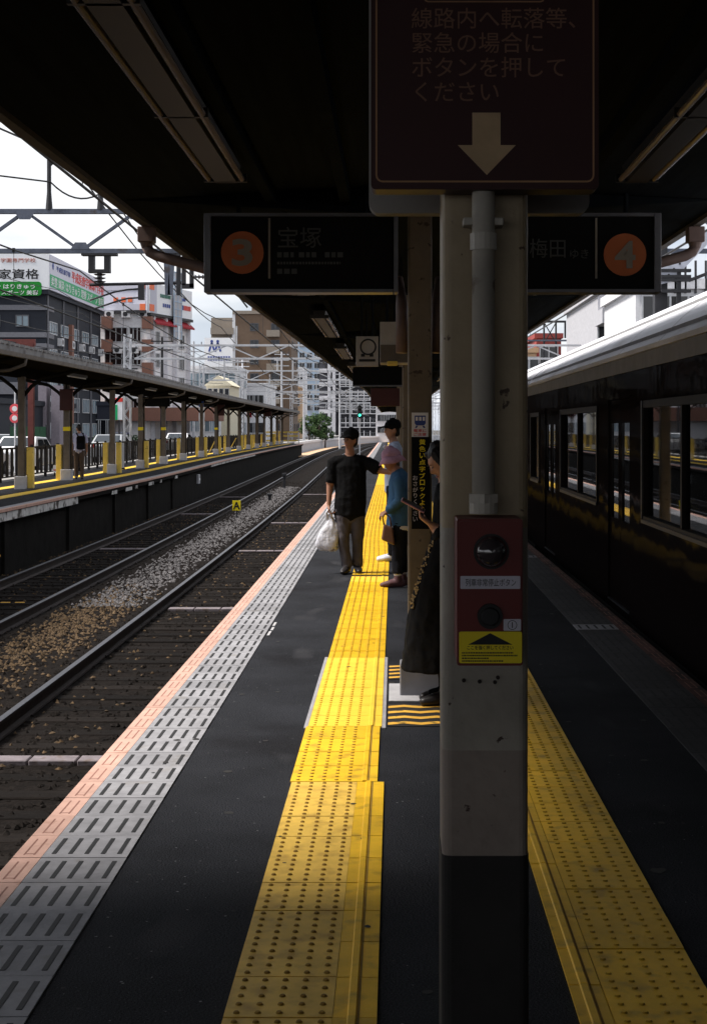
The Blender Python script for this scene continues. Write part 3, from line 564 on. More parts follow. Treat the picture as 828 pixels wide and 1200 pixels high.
# ------------------------------------------------------------------ columns on the own platform
def column(y, i):
    x = 0.155; hw = 0.0735
    lab = {0: 'cream steel column with black foot in the foreground, carrying the red alarm box', 1: 'second steel column, with the black lettered board and grey base block'}.get(i, ORD[i] + ' steel column from the camera, holding up the platform canopy')
    t = empty('canopy_column', (x, y, 0), lab, 'column', 'columns along the platform')
    poly = rrect(x, y, 2 * hw, 2 * hw, 0.016, 5)
    b = MB()
    for z0, z1, m_ in ((0.9, 1.08, 2), (1.08, 1.46, 1), (1.46, 3.03, 0)) if i == 0 else ((0.2, 0.95, 1), (0.95, 3.03, 0)):
        n = len(poly); b.add([(a, c, z0) for a, c in poly] + [(a, c, z1) for a, c in poly], [(k, (k + 1) % n, n + (k + 1) % n, n + k) for k in range(n)], m_)
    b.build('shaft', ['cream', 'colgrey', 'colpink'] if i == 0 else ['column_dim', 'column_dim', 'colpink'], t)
    if i == 0:
        MB().prism(rrect(x, y, 2 * hw + .003, 2 * hw + .003, 0.017, 5), -0.02, 0.9).build('foot', 'colblack', t)
        for bx2, bz in ((0.118, 1.20), (0.145, 1.198), (0.171, 1.197), (0.176, 1.205)): MB().tube((bx2, y - hw - .001, bz), (bx2, y - hw - .004, bz), .0035, n=8).build('screw', 'rail_side', t)
        cx = 0.1495; cy = y - hw - 0.034
        MB().path([(cx, cy, 1.50), (cx, cy, 3.02)], .0192, 16).build('conduit', 'conduit', t, smooth=True)
        MB().tube((cx, cy, 1.487), (cx, cy, 1.515), .024, n=16).tube((cx, cy, 1.93), (cx, cy, 1.958), .0225, n=16).tube((cx, cy, 1.505), (cx, cy, 1.52), .027, n=6).build('conduit_coupling', 'conduit', t)
        MB().box(cx - .034, cx + .034, cy - .004, y - hw + .002, 1.972, 1.985).build('pipe_clip', 'conduit', t, bevel=.002)
    else:
        MB().box(x - .122, x + .122, y - .12, y + .12, -0.02, 0.19).build('base_block', 'bG_dark', t, bevel=.008)
    return t
for i, y in enumerate(COLY[:13]): column(y, i)

# emergency stop box
ab = empty('emergency_button_box', (0.155, 2.45, 1.24), 'dark red train emergency stop button box on the foreground column', 'alarm box')
yf = 2.40
MB().prism_y(rrect(0.1556, 1.362, 0.1074, 0.240, 0.004, 3), yf, 2.506).build('case', 'red_box', ab, fix=True)
MB().prism_y(rrect(0.1556, 1.362, 0.101, 0.233, 0.004, 3), yf - .004, yf + .001).build('cover', 'red_box', ab, fix=True)
dm = MB(); cx, cz = at(575, 646, yf).x, at(575, 646, yf).z
for j in range(7):
    t0 = R(90 * j / 6); 
    for k in range(24): dm.v.append((cx + .0265 * math.cos(t0) * math.cos(R(15 * k)), yf - .004 - .024 * math.sin(t0), cz + .0265 * math.cos(t0) * math.sin(R(15 * k))))
for j in range(6):
    for k in range(24): dm.f.append((j * 24 + k, j * 24 + (k + 1) % 24, (j + 1) * 24 + (k + 1) % 24, (j + 1) * 24 + k)); dm.m.append(0)
dm.build('warning_lamp', 'lens', ab, smooth=True, fix=True)
MB().prism_y(disc(cx, cz, .029), yf - .0075, yf - .003).build('lamp_rim', 'rubber', ab, fix=True)
def plate(name, x0, x1, z0, z1, y, m_, parent, r=.0015, th=.0012): return MB().prism_y(rrect((x0 + x1) / 2, (z0 + z1) / 2, x1 - x0, z1 - z0, r, 4), y - th, y).build(name, m_, parent, fix=True)
def rect(a, b_, c, d, y): p, q = at(a, b_, y), at(c, d, y); return p.x, q.x, q.z, p.z
yl = yf - .0045
l1 = plate('name_label', *rect(539, 675, 609, 690, yl), yl, 'white_label', ab); a, b_, c, d = rect(545, 678, 604, 687, yl)
write('列車非常停止ボタン', .012, 'ink', ab, ((a + b_) / 2, yl - .0016, (c + d) / 2), width=b_ - a, height=d - c, depth=.0003)
cx, cz = at(573.5, 722, yl).x, at(573.5, 722, yl).z
MB().prism_y(disc(cx, cz, .0205), yl - .006, yl + .001).build('button_rim', 'rubber', ab, fix=True); MB().prism_y(disc(cx, cz, .0150), yl - .011, yl - .005).build('push_button', 'ink', ab, fix=True, bevel=.002)
plate('number_label', *rect(589.5, 725.5, 610, 739, yl), yl, 'white_label', ab)
cx, cz = at(599.7, 732.3, yl).x, at(599.7, 732.3, yl).z
ring = MB(); n = 28
for k in range(n):
    c0, s0 = math.cos(6.2832 * k / n), math.sin(6.2832 * k / n)
    ring.v += [(cx + .0078 * c0, yl - .0018, cz + .0078 * s0), (cx + .0068 * c0, yl - .0018, cz + .0068 * s0)]
for k in range(n): q = (k + 1) % n; ring.f.append((2 * k, 2 * k + 1, 2 * q + 1, 2 * q)); ring.m.append(0)
ring.build('lettering', 'ink', ab); write('1', .011, 'ink', ab, (cx, yl - .0016, cz), height=.0095, weight=.0002, depth=.0003)
plate('instruction_label', *rect(537.5, 740, 611, 777, yl), yl - .0006, 'yellow_label', ab, r=.003)
yl2 = yl - .0022
p0, p1, p2 = at(548, 755.5, yl2), at(600, 755.5, yl2), at(574, 742, yl2)
MB().add([p0, p1, p2], [(0, 1, 2)]).build('arrow_mark', 'ink', ab)
a, b_, c, d = rect(547, 756.5, 601, 761.5, yl2); write('ここを強く押してください', .008, 'ink', ab, ((a + b_) / 2, yl2, (c + d) / 2), width=b_ - a, height=d - c, depth=.0002, weight=.0001)
tl = MB()
for (x0, x1, yy) in ((541, 601, 764.2), (541, 606, 767.4), (541, 572, 770.6), (541, 589, 773.8)):
    x = x0
    while x < x1: 
        ww = rnd.uniform(1.2, 2.6); q0, q1 = at(x, yy, yl2), at(min(x + ww, x1), yy + 1.7, yl2); tl.add([(q0.x, yl2, q1.z), (q1.x, yl2, q1.z), (q1.x, yl2, q0.z), (q0.x, yl2, q0.z)], [(0, 1, 2, 3)]); x += ww + .6
tag(tl.build('small_print', 'ink', ab), kind='stuff')

# big maroon notice above it
ns = empty('notice_board', (0.155, 2.45, 2.03), 'big maroon notice board with gold border, Japanese text and down arrow', 'sign')
yb = 2.442; a, b_, c, d = rect(434.5, 222, 701, 222, yb); zt = c + 0.66
MB().prism_y(rrect((a + b_) / 2, (c + zt) / 2, b_ - a, zt - c, .008, 4), yb, yb + .055).build('panel', 'maroon_sign', ns, fix=True)
i0 = .0075; outer = rrect((a + b_) / 2, (c + zt) / 2 + .001, b_ - a - 2 * i0, zt - c - 2 * i0 - .006, .012, 5); inner = rrect((a + b_) / 2, (c + zt) / 2 + .001, b_ - a - 2 * i0 - .006, zt - c - 2 * i0 - .012, .009, 5)
bd = MB(); nn = len(outer); bd.v = [(x, yb - .0015, z) for x, z in outer] + [(x, yb - .0015, z) for x, z in inner]
for k in range(nn): q = (k + 1) % nn; bd.f.append((k, q, nn + q, nn + k)); bd.m.append(0)
bd.build('border', 'gold', ns)
for i, s_ in enumerate(('線路内へ転落等、', '緊急の場合に', 'ボタンを押して', 'ください')):
    q = at(481, 23.5 + i * 28.7, yb); write(s_, .0372, 'sign_text', ns, (q.x, yb - .001, q.z), align='LEFT', weight=0, depth=.0004)
ar = [at(*p, yb - .002) for p in ((553, 132), (586, 132), (586, 170), (604, 170), (570, 205), (536, 170), (553, 170))]
MB().add(ar, [tuple(reversed(range(7)))]).build('arrow_mark', 'gold_pale', ns)
tr_ = rrect(at(567, -40, yb).x, at(567, -40, yb).z, .2, .122, .006, 3); ti = rrect(at(567, -40, yb).x, at(567, -40, yb).z, .196, .118, .005, 3)
bd = MB(); nn = len(tr_); bd.v = [(x, yb - .0015, z) for x, z in tr_] + [(x, yb - .0015, z) for x, z in ti]
for k in range(nn): q = (k + 1) % nn; bd.f.append((k, q, nn + q, nn + k)); bd.m.append(0)
bd.build('heading_frame', 'gold', ns)
bp = empty('back_panel', (0.155, 2.7, 2.03), 'pale grey rounded panel on the back of the foreground column, behind the maroon notice', 'sign')
yb2 = 2.672; a, b_, c, d = rect(432, 250, 690, 250, yb2)
MB().prism_y(rrect((a + b_) / 2, c + .3, b_ - a, .6, .02, 5), yb2, yb2 + .04).build('panel', 'panel_grey', bp, fix=True)
MB().box(.10, .21, 2.64, 2.675, 2.2, 2.25).box(.10, .21, 2.64, 2.675, 2.45, 2.5).build('bracket', 'steel_dark', bp)

# platform number signs at the second column
def num_sign(x0, x1, num, label, right):
    y = 9.0 - .16; t = empty('platform_sign', ((x0 + x1) / 2, y, 2.45), label, 'sign')
    z0, z1 = at(0, 345.5, 9).z, at(0, 254, 9).z
    MB().box(x0 + .02, x1 - .02, y + .01, y + .15, z0 + .02, z1 - .02).build('panel', 'board', t)
    for bb in ((x0, x0 + .042 if not right else x0 + .025, z0, z1), (x1 - (.042 if right else .025), x1, z0, z1)): MB().box(bb[0], bb[1], y - .006, y + .16, bb[2], bb[3]).build('frame', 'alu', t, bevel=.004)
    for zz in ((z0, z0 + .02), (z1 - .02, z1)): MB().box(x0 + .03, x1 - .03, y - .003, y + .158, *zz).build('frame', 'alu', t)
    for xx in (x0 + .2, x1 - .2): MB().tube((xx, y + .08, z1 - .01), (xx, y + .08, 3.08), .014, n=8).build('hanger', 'ceil_beam', t)
    cxp, dvp = (287, 318) if not right else (727, 694)
    c_ = at(cxp, 299.5 if not right else 302, 9); MB().prism_y(disc(c_.x, c_.z, .128), y + .002, y + .012).build('number_disc', 'orange', t, fix=True)
    write(num, .22, 'sign_grey', t, (c_.x, y - .001, c_.z), weight=.006, height=.165, width=.125, depth=.002)
    dv = at(dvp, 293, 9).x; MB().box(dv - .006, dv + .006, y + .003, y + .012, z0 + .085, z1 - .03).build('divider', 'sign_grey', t)
    return t, y
t, y = num_sign(at(243, 0, 9).x, at(466, 0, 9).x, '3', 'dark hanging platform sign with orange disc, hung left of the second column', False)
q = at(353, 282, 9); write('宝塚', .13, 'sign_dim', t, (q.x, y + .003, q.z), width=.26, height=.125)
def marks(name, t, y, rows, mt, px=9.0, yoff=.008):
    b = MB()
    for x0, x1, yy, h in rows:
        x = x0
        while x < x1 - 1:
            ww = rnd.uniform(.5, 1.0) * h * 1.1; p, q = at(x, yy, px), at(min(x + ww, x1), yy + h, px)
            b.add([(p.x, y + yoff, q.z), (q.x, y + yoff, q.z), (q.x, y + yoff, p.z), (p.x, y + yoff, p.z)], [(0, 1, 2, 3)]); x += ww + h * .35
    return tag(b.build(name, mt, t), kind='stuff')
marks('small_print', t, y, [(327, 347, 299, 6), (352, 372, 299, 6), (382, 404, 299, 6), (327, 400, 310, 3), (327, 350, 318, 6)], 'sign_dim')
t, y = num_sign(at(545, 0, 9).x, at(768.5, 0, 9).x, '4', 'dark hanging platform sign with orange disc, hung right of the second column', True)
q = at(638, 294.5, 9); write('梅田', .115, 'sign_dim', t, (q.x, y + .003, q.z), width=.215, height=.115); q = at(674.5, 301, 9); write('ゆき', .055, 'sign_dim', t, (q.x, y + .003, q.z), width=.11, height=.055)

# lettered board and sticker on the second column
yc = COLY[1] - .0735
vb = empty('warning_board', (0.155, yc - .01, 1.0), 'narrow black board of vertical yellow and white Japanese text on the second column', 'sign')
a, b_, c, d = rect(482, 512, 503.5, 620, yc - .012); MB().box(a, b_, yc - .012, yc - .002, c, d).build('panel', 'board', vb, bevel=.001)
for k, ch in enumerate('黄色い点字ブロックより'):
    q = at(494.5, 518 + 7.9 * k, yc - .014); write(ch, .04, 'yellow_label', vb, (q.x, q.y, q.z), height=.033 if ch not in 'ッ' else .024, weight=.0006, depth=.0003)
for k, ch in enumerate('おさがりください'):
    q = at(486.3, 560 + 6.9 * k, yc - .014); write(ch, .034, 'white_label', vb, (q.x, q.y, q.z), height=.028, weight=.0002, depth=.0003)
st = empty('warning_sticker', (0.155, yc - .01, 1.6), 'white sticker with a train pictogram and red text on the second column', 'sticker')
a, b_, c, d = rect(482, 483.5, 501.5, 512, yc - .006); MB().box(a, b_, yc - .006, yc - .002, c, d).build('panel', 'white', st)
def icon(px): return [at(x, y_, yc - .0075) for x, y_ in px]
MB().add(icon(((485.5, 487), (498.5, 487), (498.5, 496), (496.5, 498.5), (487.5, 498.5), (485.5, 496))), [(5, 4, 3, 2, 1, 0)]).add(icon(((487, 499), (489.5, 499), (488, 501.5), (486, 501.5))), [(3, 2, 1, 0)]).add(icon(((494.5, 499), (497, 499), (498, 501.5), (496, 501.5))), [(3, 2, 1, 0)]).build('pictogram', 'bill_blue', st)
b = MB()
for x in (486.6, 490.7, 494.8): b.add([at(x_, y_, yc - .0085) for x_, y_ in ((x, 488.5), (x + 2.8, 488.5), (x + 2.8, 493), (x, 493))], [(3, 2, 1, 0)])
b.build('pictogram_window', 'white', st)
for s_, yy in (('電車に', 504.6), ('ご注意', 509)):
    q = at(491.8, yy, yc - .0085); write(s_, .022, 'ink_red', st, (q.x, q.y, q.z), width=.078, height=.019, weight=.0004, depth=.0003)

# signs hung further along the canopy
def hung(name, label, px, Y, panel, depth=.1, cat='sign'):
    a, b_, c, d = rect(px[0], px[1], px[2], px[3], Y); t = empty(name, ((a + b_) / 2, Y, c), label, cat)
    MB().box(a, b_, Y, Y + depth, c, d).build('panel', panel, t, bevel=.005)
    for xx in (a + (b_ - a) * .25, b_ - (b_ - a) * .25): MB().tube((xx, Y + depth / 2, d - .01), (xx, Y + depth / 2, 3.1), .012, n=8).build('hanger', 'ceil_beam', t)
    return t, (a, b_, c, d)
t, (a, b_, c, d) = hung('prohibition_sign', 'pale hanging sign with a round prohibition symbol under the canopy', (417, 394, 443, 429.5), 15.0, 'panel_grey', .05)
ring = MB(); n = 24; cx, cz, ro = (a + b_) / 2 + .01, d - .11, .085
for k in range(n):
    c0, s0 = math.cos(6.2832 * k / n), math.sin(6.2832 * k / n); ring.v += [(cx + ro * c0, 14.995, cz + ro * s0), (cx + ro * .8 * c0, 14.995, cz + ro * .8 * s0)]
for k in range(n): q = (k + 1) % n; ring.f.append((2 * k, 2 * k + 1, 2 * q + 1, 2 * q)); ring.m.append(0)
ring.build('symbol', 'ink', t); MB().box(a + .03, b_ - .03, 14.994, 14.999, c + .05, c + .075).box(a + .05, a + .09, 14.994, 14.999, c + .1, c + .13).box(b_ - .09, b_ - .05, 14.994, 14.999, c + .1, c + .13).build('marks', 'ink', t)
t, (a, b_, c, d) = hung('light_box', 'grey and brown hanging light box beside the second column, under the canopy', (445, 377, 478, 426), 12.5, 'panel_grey', .3, 'light box')
MB().box(a + .004, b_ - .004, 12.492, 12.4995, c + .01, c + .16).build('lower_panel', 'ocol', t); MB().box(a + .06, a + .15, 12.47, 12.499, c - .02, c + .02).build('lamp', 'guard', t, bevel=.008)
t, (a, b_, c, d) = hung('display_board', 'wide black hanging display board with a pale bottom edge, under the canopy', (413, 430, 478, 452), 17.5, 'board', .16)
MB().box(a, b_, 17.49, 17.5, c - .012, c + .008).build('bottom_edge', 'alu', t)
t, (a, b_, c, d) = hung('maroon_box', 'small maroon hanging sign far along the canopy', (434, 455, 468, 476), 27.0, 'maroon_sign', .2)

# ------------------------------------------------------------------ unseen bridge added overhead to darken the near platform
SB = empty('added_shade_bridge', (0, 2, -1.6), 'unseen bridge added over the platforms and tracks to shade the foreground', 'building')
MB().box(-24, 15, -10, 5.5, 4.6, 8.2).build('shade_deck', 'bG_dark', SB)
for x in (-13.0, 6.4):
    for y in (-7.0, 4.9): MB().box(x - .35, x + .35, y - .35, y + .35, -1.7, 4.76).build('added_pillar', 'slab', SB, bevel=.02)

# ------------------------------------------------------------------ opposite platform
OP = empty('opposite_platform', kind='structure')
ys = yrange(8, 156, 3)
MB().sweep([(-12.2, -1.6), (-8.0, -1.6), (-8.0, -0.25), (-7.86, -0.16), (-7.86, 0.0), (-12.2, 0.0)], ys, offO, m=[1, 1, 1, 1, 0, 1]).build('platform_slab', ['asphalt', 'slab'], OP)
MB().sweep([(-8.12, -.02), (-7.84, -.02), (-7.84, .006), (-8.12, .006)], ys, offO).build('edge_strip', 'edge_grey', OP)
MB().sweep([(-7.90, -.05), (-7.825, -.05), (-7.825, .010), (-7.90, .010)], ys, offO).build('nose_strip', 'edge_pink', OP)
for xa, xb in ((-9.42, -9.06), (-10.78, -10.42)): MB().sweep([(xa, -.02), (xb, -.02), (xb, .008), (xa, .008)], ys, offO).build('tactile_strip', 'tac_new', OP)
MB().sweep([(-7.875, -.24), (-7.852, -.24), (-7.852, -.07), (-7.875, -.07)], yrange(14, 36.5, 2), offO).build('painted_fascia', 'slab_white', OP)
MB().sweep([(-7.875, -.16), (-7.852, -.16), (-7.852, -.07), (-7.875, -.07)], yrange(68, 96, 2), offO).build('painted_fascia', 'slab_white', OP)
for yy in (41, 43.2, 44.9, 47.5, 50, 54): MB().box(-7.878 + offO(yy), -7.85 + offO(yy), yy, yy + rnd.uniform(.3, 1.1), -.22, -.12).build('worn_paint', 'slab_white', OP)
for yy in (24, 30, 36, 42, 48, 54): MB().box(-8.05 + offO(yy), -7.93 + offO(yy), yy - .15, yy + .15, -1.5, -.2).build('pier', 'slab', OP)

OC = empty('opposite_canopy', (-10.1, 20, 3.2), 'long pale edged canopy roof over the opposite platform', 'canopy')
ys = yrange(10, 157, 3)
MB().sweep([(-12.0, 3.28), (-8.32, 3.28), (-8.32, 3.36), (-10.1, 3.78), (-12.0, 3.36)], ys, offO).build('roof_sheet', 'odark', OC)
MB().sweep([(-8.33, 3.27), (-8.285, 3.27), (-8.285, 3.43), (-8.33, 3.43)], ys, offO).build('fascia', 'ocanopy', OC)
cb = MB()
for y in yrange(10, 157, 0.42): cb.box(-8.36 + offO(y), -8.255 + offO(y), y - .13, y + .13, 3.432, 3.49)
tag(cb.build('roof_corrugation', 'ocanopy', OC), kind='stuff')
MB().sweep([(-8.284, 3.19), (-8.19, 3.19), (-8.175, 3.28), (-8.284, 3.28)], ys, offO).build('gutter', 'ocol', OC)
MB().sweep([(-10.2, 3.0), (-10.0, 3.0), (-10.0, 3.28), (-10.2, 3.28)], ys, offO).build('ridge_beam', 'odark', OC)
OCY = [32.6, 39.5, 46.2, 53, 60, 67.5, 75.5, 84, 92, 100, 108, 116, 124, 132, 140, 148, 154]
for i, y in enumerate(OCY):
    x = -10.0 + offO(y) - (.24 if i == 2 else 0)
    t = empty('opposite_column', (x, y, 0), ORD[i - 1 if i else 0] + ' canopy column from the left on the opposite platform' if i else 'canopy column on the opposite platform just past the left edge of the view', 'column', 'columns on the opposite platform')
    MB().box(x - .09, x + .09, y - .09, y + .09, 0, 3.02).build('shaft', 'ocol', t, bevel=.01)
    MB().box(x - .17, x + .17, y - .15, y + .15, -.01, .34).build('base_block', 'bG', t, bevel=.015)
    for s_ in (-1, 1):
        MB().path([(x, y, 2.45), (x + s_ * .25, y, 2.75), (x + s_ * .55, y, 2.98), (x + s_ * 1.55, y, 3.2)], .05, 8).build('arm', 'odark', t)
        if i in (3, 7, 11) or s_ == (1 if i in (1, 4, 8, 10, 14) else -1): MB().box(x + s_ * .235 - .085, x + s_ * .235 + .085, y - .1, y + .1, .02, 1.12).build('guard', 'guard', t, bevel=.012)
    if i in (2, 4, 5, 8): MB().box(x - .1, x + .1, y - .1, y + .1, 1.55, 1.68).build('yellow_band', 'yellow_label', t)
    if i % 2 == 0:
        MB().path([(-8.23 + offO(y), y + .2, 3.2), (-8.25 + offO(y), y + .2, 3.06), (-8.6 + offO(y), y + .2, 2.93), (x + .12, y + .1, 2.86), (x + .12, y + .1, .3)], .04, 8).build('drain_pipe', 'ocol', t, smooth=True)
for i, (yy, ln) in enumerate(((41, 2.4), (48, 2.4), (55, 2.4), (62, 2.4), (70, 2.4), (78, 2.4))):
    x = -9.1 + offO(yy); t = empty('opposite_light', (x, yy, 3.1), 'pale strip light under the opposite canopy, ' + ORD[i] + ' from the left', 'light fixture', 'strip lights under the opposite canopy')
    MB().box(x - .06, x + .06, yy, yy + ln, 3.12, 3.19).build('housing', 'fixture', t); MB().tube((x, yy, 3.095), (x, yy + ln, 3.095), .018, n=8).build('tube', 'white', t)
    for q in (.3, ln - .3): MB().box(x - .01, x + .01, yy + q - .01, yy + q + .01, 3.18, 3.3).build('hanger', 'odark', t)
def osign(name, lab, px, Y, m_, depth=.12, col=None):
    a, b_, c, d = rect(*px, Y); t = empty(name, ((a + b_) / 2, Y, c), lab, 'sign')
    MB().box(a, b_, Y, Y + depth, c, d).build('panel', m_, t, bevel=.01); MB().box((a + b_) / 2 - .02, (a + b_) / 2 + .02, Y + .03, Y + .07, d - .01, 3.3).build('hanger', 'odark', t); return t, (a, b_, c, d)
osign('station_sign', 'maroon sign on the second column of the opposite platform', (70, 456, 85, 481), 45.95, 'maroon_sign')
osign('station_sign', 'small maroon sign above the opposite platform, left of the red shop banner', (254, 474, 263, 487), 92, 'maroon_sign')
osign('station_sign', 'farthest maroon sign above the opposite platform, near the canopy end', (310, 478, 318, 488), 124, 'maroon_sign')
osign('station_sign', 'bright blue sign above the opposite platform', (233, 464, 238.5, 477), 84, 'sign_blue')
osign('station_sign', 'long dark hanging sign above the opposite platform, by the white lattice mast', (163, 465, 199, 476.5), 64, 'board')
osign('station_sign', 'dark teal hanging sign above the opposite platform, right of the blue sign', (240, 468, 250, 477), 87, 'bA')

FN = empty('platform_fence', (-11.75, 8, 0), 'dark picket fence along the back of the opposite platform', 'fence')
for za, zb in ((0.98, 1.04), (0.12, 0.16)): MB().sweep([(-11.79, za), (-11.74, za), (-11.74, zb), (-11.79, zb)], yrange(10, 156, 3), offO).build('rail', 'fence', FN)
y = 12.0
while y < 154:
    x = -11.765 + offO(y); MB().box(x - .04, x + .04, y - .04, y + .04, 0, 1.1).build('post', 'fence', FN)
    pk = MB(); yy = y + .2
    while yy < y + 1.95: xx = -11.765 + offO(yy); pk.box(xx - .02, xx + .02, yy - .11, yy + .11, .16, .98); yy += .6
    tag(pk.build('picket_panel', 'fence', FN), kind='stuff'); y += 2.0
cab = empty('equipment_cabinet', (-10.95, 58.2, 0), 'grey equipment cabinet beside a yellow guard on the opposite platform', 'cabinet')
MB().box(-11.2, -10.75, 58.0, 58.5, 0.05, 1.05).build('case', 'bG', cab, bevel=.02); MB().box(-11.15, -10.8, 57.985, 58.0, .12, .98).build('door', 'bill_grey', cab); MB().box(-11.22, -10.73, 57.98, 58.52, 0, .06).build('plinth', 'slab', cab)
bn = empty('platform_notice', (-9.9, 46.9, .2), 'small white notice board low against the opposite fence', 'notice')
a, b_, c, d = rect(62.5, 545, 70, 553.5, 50); MB().box(a, b_, 50, 50.04, c, d).build('panel', 'white', bn); MB().box(a + .02, a + .05, 50.04, 50.08, 0, d).build('leg', 'fence', bn); MB().box(b_ - .05, b_ - .02, 50.04, 50.08, 0, d).build('leg', 'fence', bn)
MB().box(a + .02, b_ - .02, 49.99, 49.998, c + .06, c + .1).build('stripe', 'ink_red', bn)
for k, (y, h) in enumerate(((97, 1.0), (111, .9))):
    lb = empty('leaning_board', (-10.6 + offO(y), y, 0), ('yellow board' if k == 0 else 'second yellow board') + ' leaning between columns far along the opposite platform', 'board')
    MB().bar((-11.0 + offO(y), y, 0), (-10.5 + offO(y), y, h), .25, .04).build('panel', 'guard', lb); MB().bar((-10.45 + offO(y), y, 0), (-10.55 + offO(y), y, h * .9), .04, .04).build('strut', 'ocol', lb)
ec = empty('end_barrier', (-9.5 + offO(155), 155.5, 0), 'pale end barrier where the opposite platform stops', 'barrier')
o_ = offO(155)
for x in (-11.8, -10.6, -9.4, -8.3): MB().box(x + o_ - .05, x + o_ + .05, 155.3, 155.4, 0, 1.25).build('post', 'steel_white', ec)
for z in (.25, .75, 1.15): MB().box(-11.8 + o_, -8.3 + o_, 155.31, 155.39, z, z + .16).build('rail', 'guard', ec)
yb_ = empty('yellow_marker', (-7.96, 29.6, -1.3), 'yellow marker post under the opposite platform at the left edge', 'marker')
MB().box(-8.1, -7.96, 29.5, 29.6, -1.32, -.95).build('post', 'guard', yb_, bevel=.008); MB().box(-8.13, -7.94, 29.47, 29.63, -.955, -.92).build('cap', 'hazard_y', yb_)
tgb = empty('trackside_box', (-8.02 + offO(63), 63, -.9), 'small pale box on the wall under the opposite platform', 'box')
MB().box(-8.02 + offO(63), -7.9 + offO(63), 62.8, 63.3, -.75, -.35).build('case', 'bG', tgb, bevel=.02); MB().box(-7.91 + offO(63), -7.89 + offO(63), 62.9, 63.2, -.6, -.5).build('plate', 'white', tgb)

# ------------------------------------------------------------------ overhead line gantries and wires
def truss(t, Y, x0, x1, zb, zt, mt, panel=1.15, ch=.10, gusset=True):
    MB().box(x0, x1, Y - ch / 2, Y + ch / 2, zt - .10, zt).build('top_chord', mt, t, bevel=.004); MB().box(x0, x1, Y - ch / 2 + .002, Y + ch / 2 + .002, zb, zb + .095).build('bottom_chord', mt, t, bevel=.004)
    n = max(2, int(round((x1 - x0) / panel / 2)) * 2); st = (x1 - x0) / n; up = True
    for i in range(n):
        a = x0 + st * i; p, q = ((a, Y, zb + .05), (a + st, Y, zt - .05)) if i % 2 == 0 else ((a, Y, zt - .05), (a + st, Y, zb + .05))
        MB().bar(p, q, .06, .075, up=(0, 1, 0)).build('brace', mt, t)
        if gusset:
            zz = zb + .05 if i % 2 == 0 else zt - .05
            s_ = 1 if i % 2 == 0 else -1
            MB().prism_y([(a - .2, zz + s_ * .03), (a + .2, zz + s_ * .03), (a + .11, zz + s_ * .17), (a - .11, zz + s_ * .17)][::(1 if s_ > 0 else -1)], Y - .058, Y - .05).build('gusset', mt, t, fix=True)
def lattice_post(t, x, Y, z0, z1, mt, w_=.30):
    for sx in (-1, 1):
        for sy in (-1, 1): MB().box(x + sx * w_ / 2 - .03, x + sx * w_ / 2 + .03, Y + sy * w_ / 2 - .03, Y + sy * w_ / 2 + .03, z0, z1).build('post_angle', mt, t)
    lc = MB(); n = int((z1 - z0) / .42)
    for i in range(n):
        za, zb = z0 + (z1 - z0) * i / n, z0 + (z1 - z0) * (i + 1) / n; s_ = 1 if i % 2 else -1
        for yy in (Y - w_ / 2 - .03, Y + w_ / 2 + .03): lc.bar((x - s_ * w_ / 2, yy, za), (x + s_ * w_ / 2, yy, zb), .035, .012, up=(0, 1, 0))
        for xx in (x - w_ / 2 - .03, x + w_ / 2 + .03): lc.bar((xx, Y - s_ * w_ / 2, za), (xx, Y + s_ * w_ / 2, zb), .035, .012, up=(1, 0, 0))
    lc.build('post_lacing', mt, t)
def insulator(b, p, q, r=.05, n=6):
    p, q = Vector(p), Vector(q); b.tube(p, q, r * .4, n=8)
    for i in range(n): c = p.lerp(q, (i + .5) / n); d = (q - p).normalized() * .012; b.tube(c - d, c + d, r, r * .7, n=10)

ZC, ZM = 3.86, 4.85
GY = [30, 72, 104, 136, 168, 200, 232, 262]
G0 = empty('catenary_gantry', (-12.4, 30, -.2), 'dark steel lattice gantry nearest the camera, high over the two left tracks', 'gantry', 'overhead line gantries')
zb, zt = at(0, 297, 30).z, at(0, 245, 30).z
truss(G0, 30, -13.2, 14.0, zb, zt, 'steel_blue', panel=1.16)
for x in (-13.0, 5.42, 13.8): MB().box(x - .13, x + .13, 29.87, 30.13, -1.6, zt + .2).build('post', 'steel_blue' if x < 0 else 'steel_dark', G0, bevel=.01)
gp_ = [(at(a_, c_, 29.8).x, at(a_, c_, 29.8).z) for a_, c_ in ((771, 306), (792, 303), (812, 286), (842, 256), (842, 272), (806, 309), (786, 330), (771, 334))]
MB().prism_y(gp_[::-1], 29.76, 29.82).build('knee_gusset', 'steel_pale', G0, fix=True)
for a_, c_ in ((783, 322), (789, 315), (796, 309), (803, 302), (783, 310), (783, 316)): q = at(a_, c_, 29.75); MB().tube(q, q + Vector((0, .03, 0)), .022, n=8).build('rivet', 'steel_dark', G0)
for pz in (319, 326, 330, 343): z = at(0, pz, 29.8).z; MB().box(5.25, 6.0, 29.72, 29.84, z, z + .06).build('bracket', 'steel_dark', G0)
MB().box(5.72, 5.80, 29.74, 29.84, at(0, 360, 30).z, at(0, 318, 30).z).build('hanger_post', 'steel_dark', G0)
for xm, hh in ((-7.05, 1.06), (-6.0, .55)):                   # masts above the truss
    MB().path([(xm, 30, zt - .02), (xm, 30, zt + .35), (xm, 30, zt + hh)], [.075, .045, .045], 8).build('mast', 'steel_dark', G0)
    if hh > 1: MB().bar((xm - .03, 30, zt + hh), (xm + .42, 30, zt + hh), .08, .08).bar((xm + .02, 30, zt + hh - .16), (xm + .2, 30, zt + hh), .05, .05).build('mast_arm', 'steel_dark', G0)
x = at(117, 0, 30).x                                          # insulator yoke above the farther track
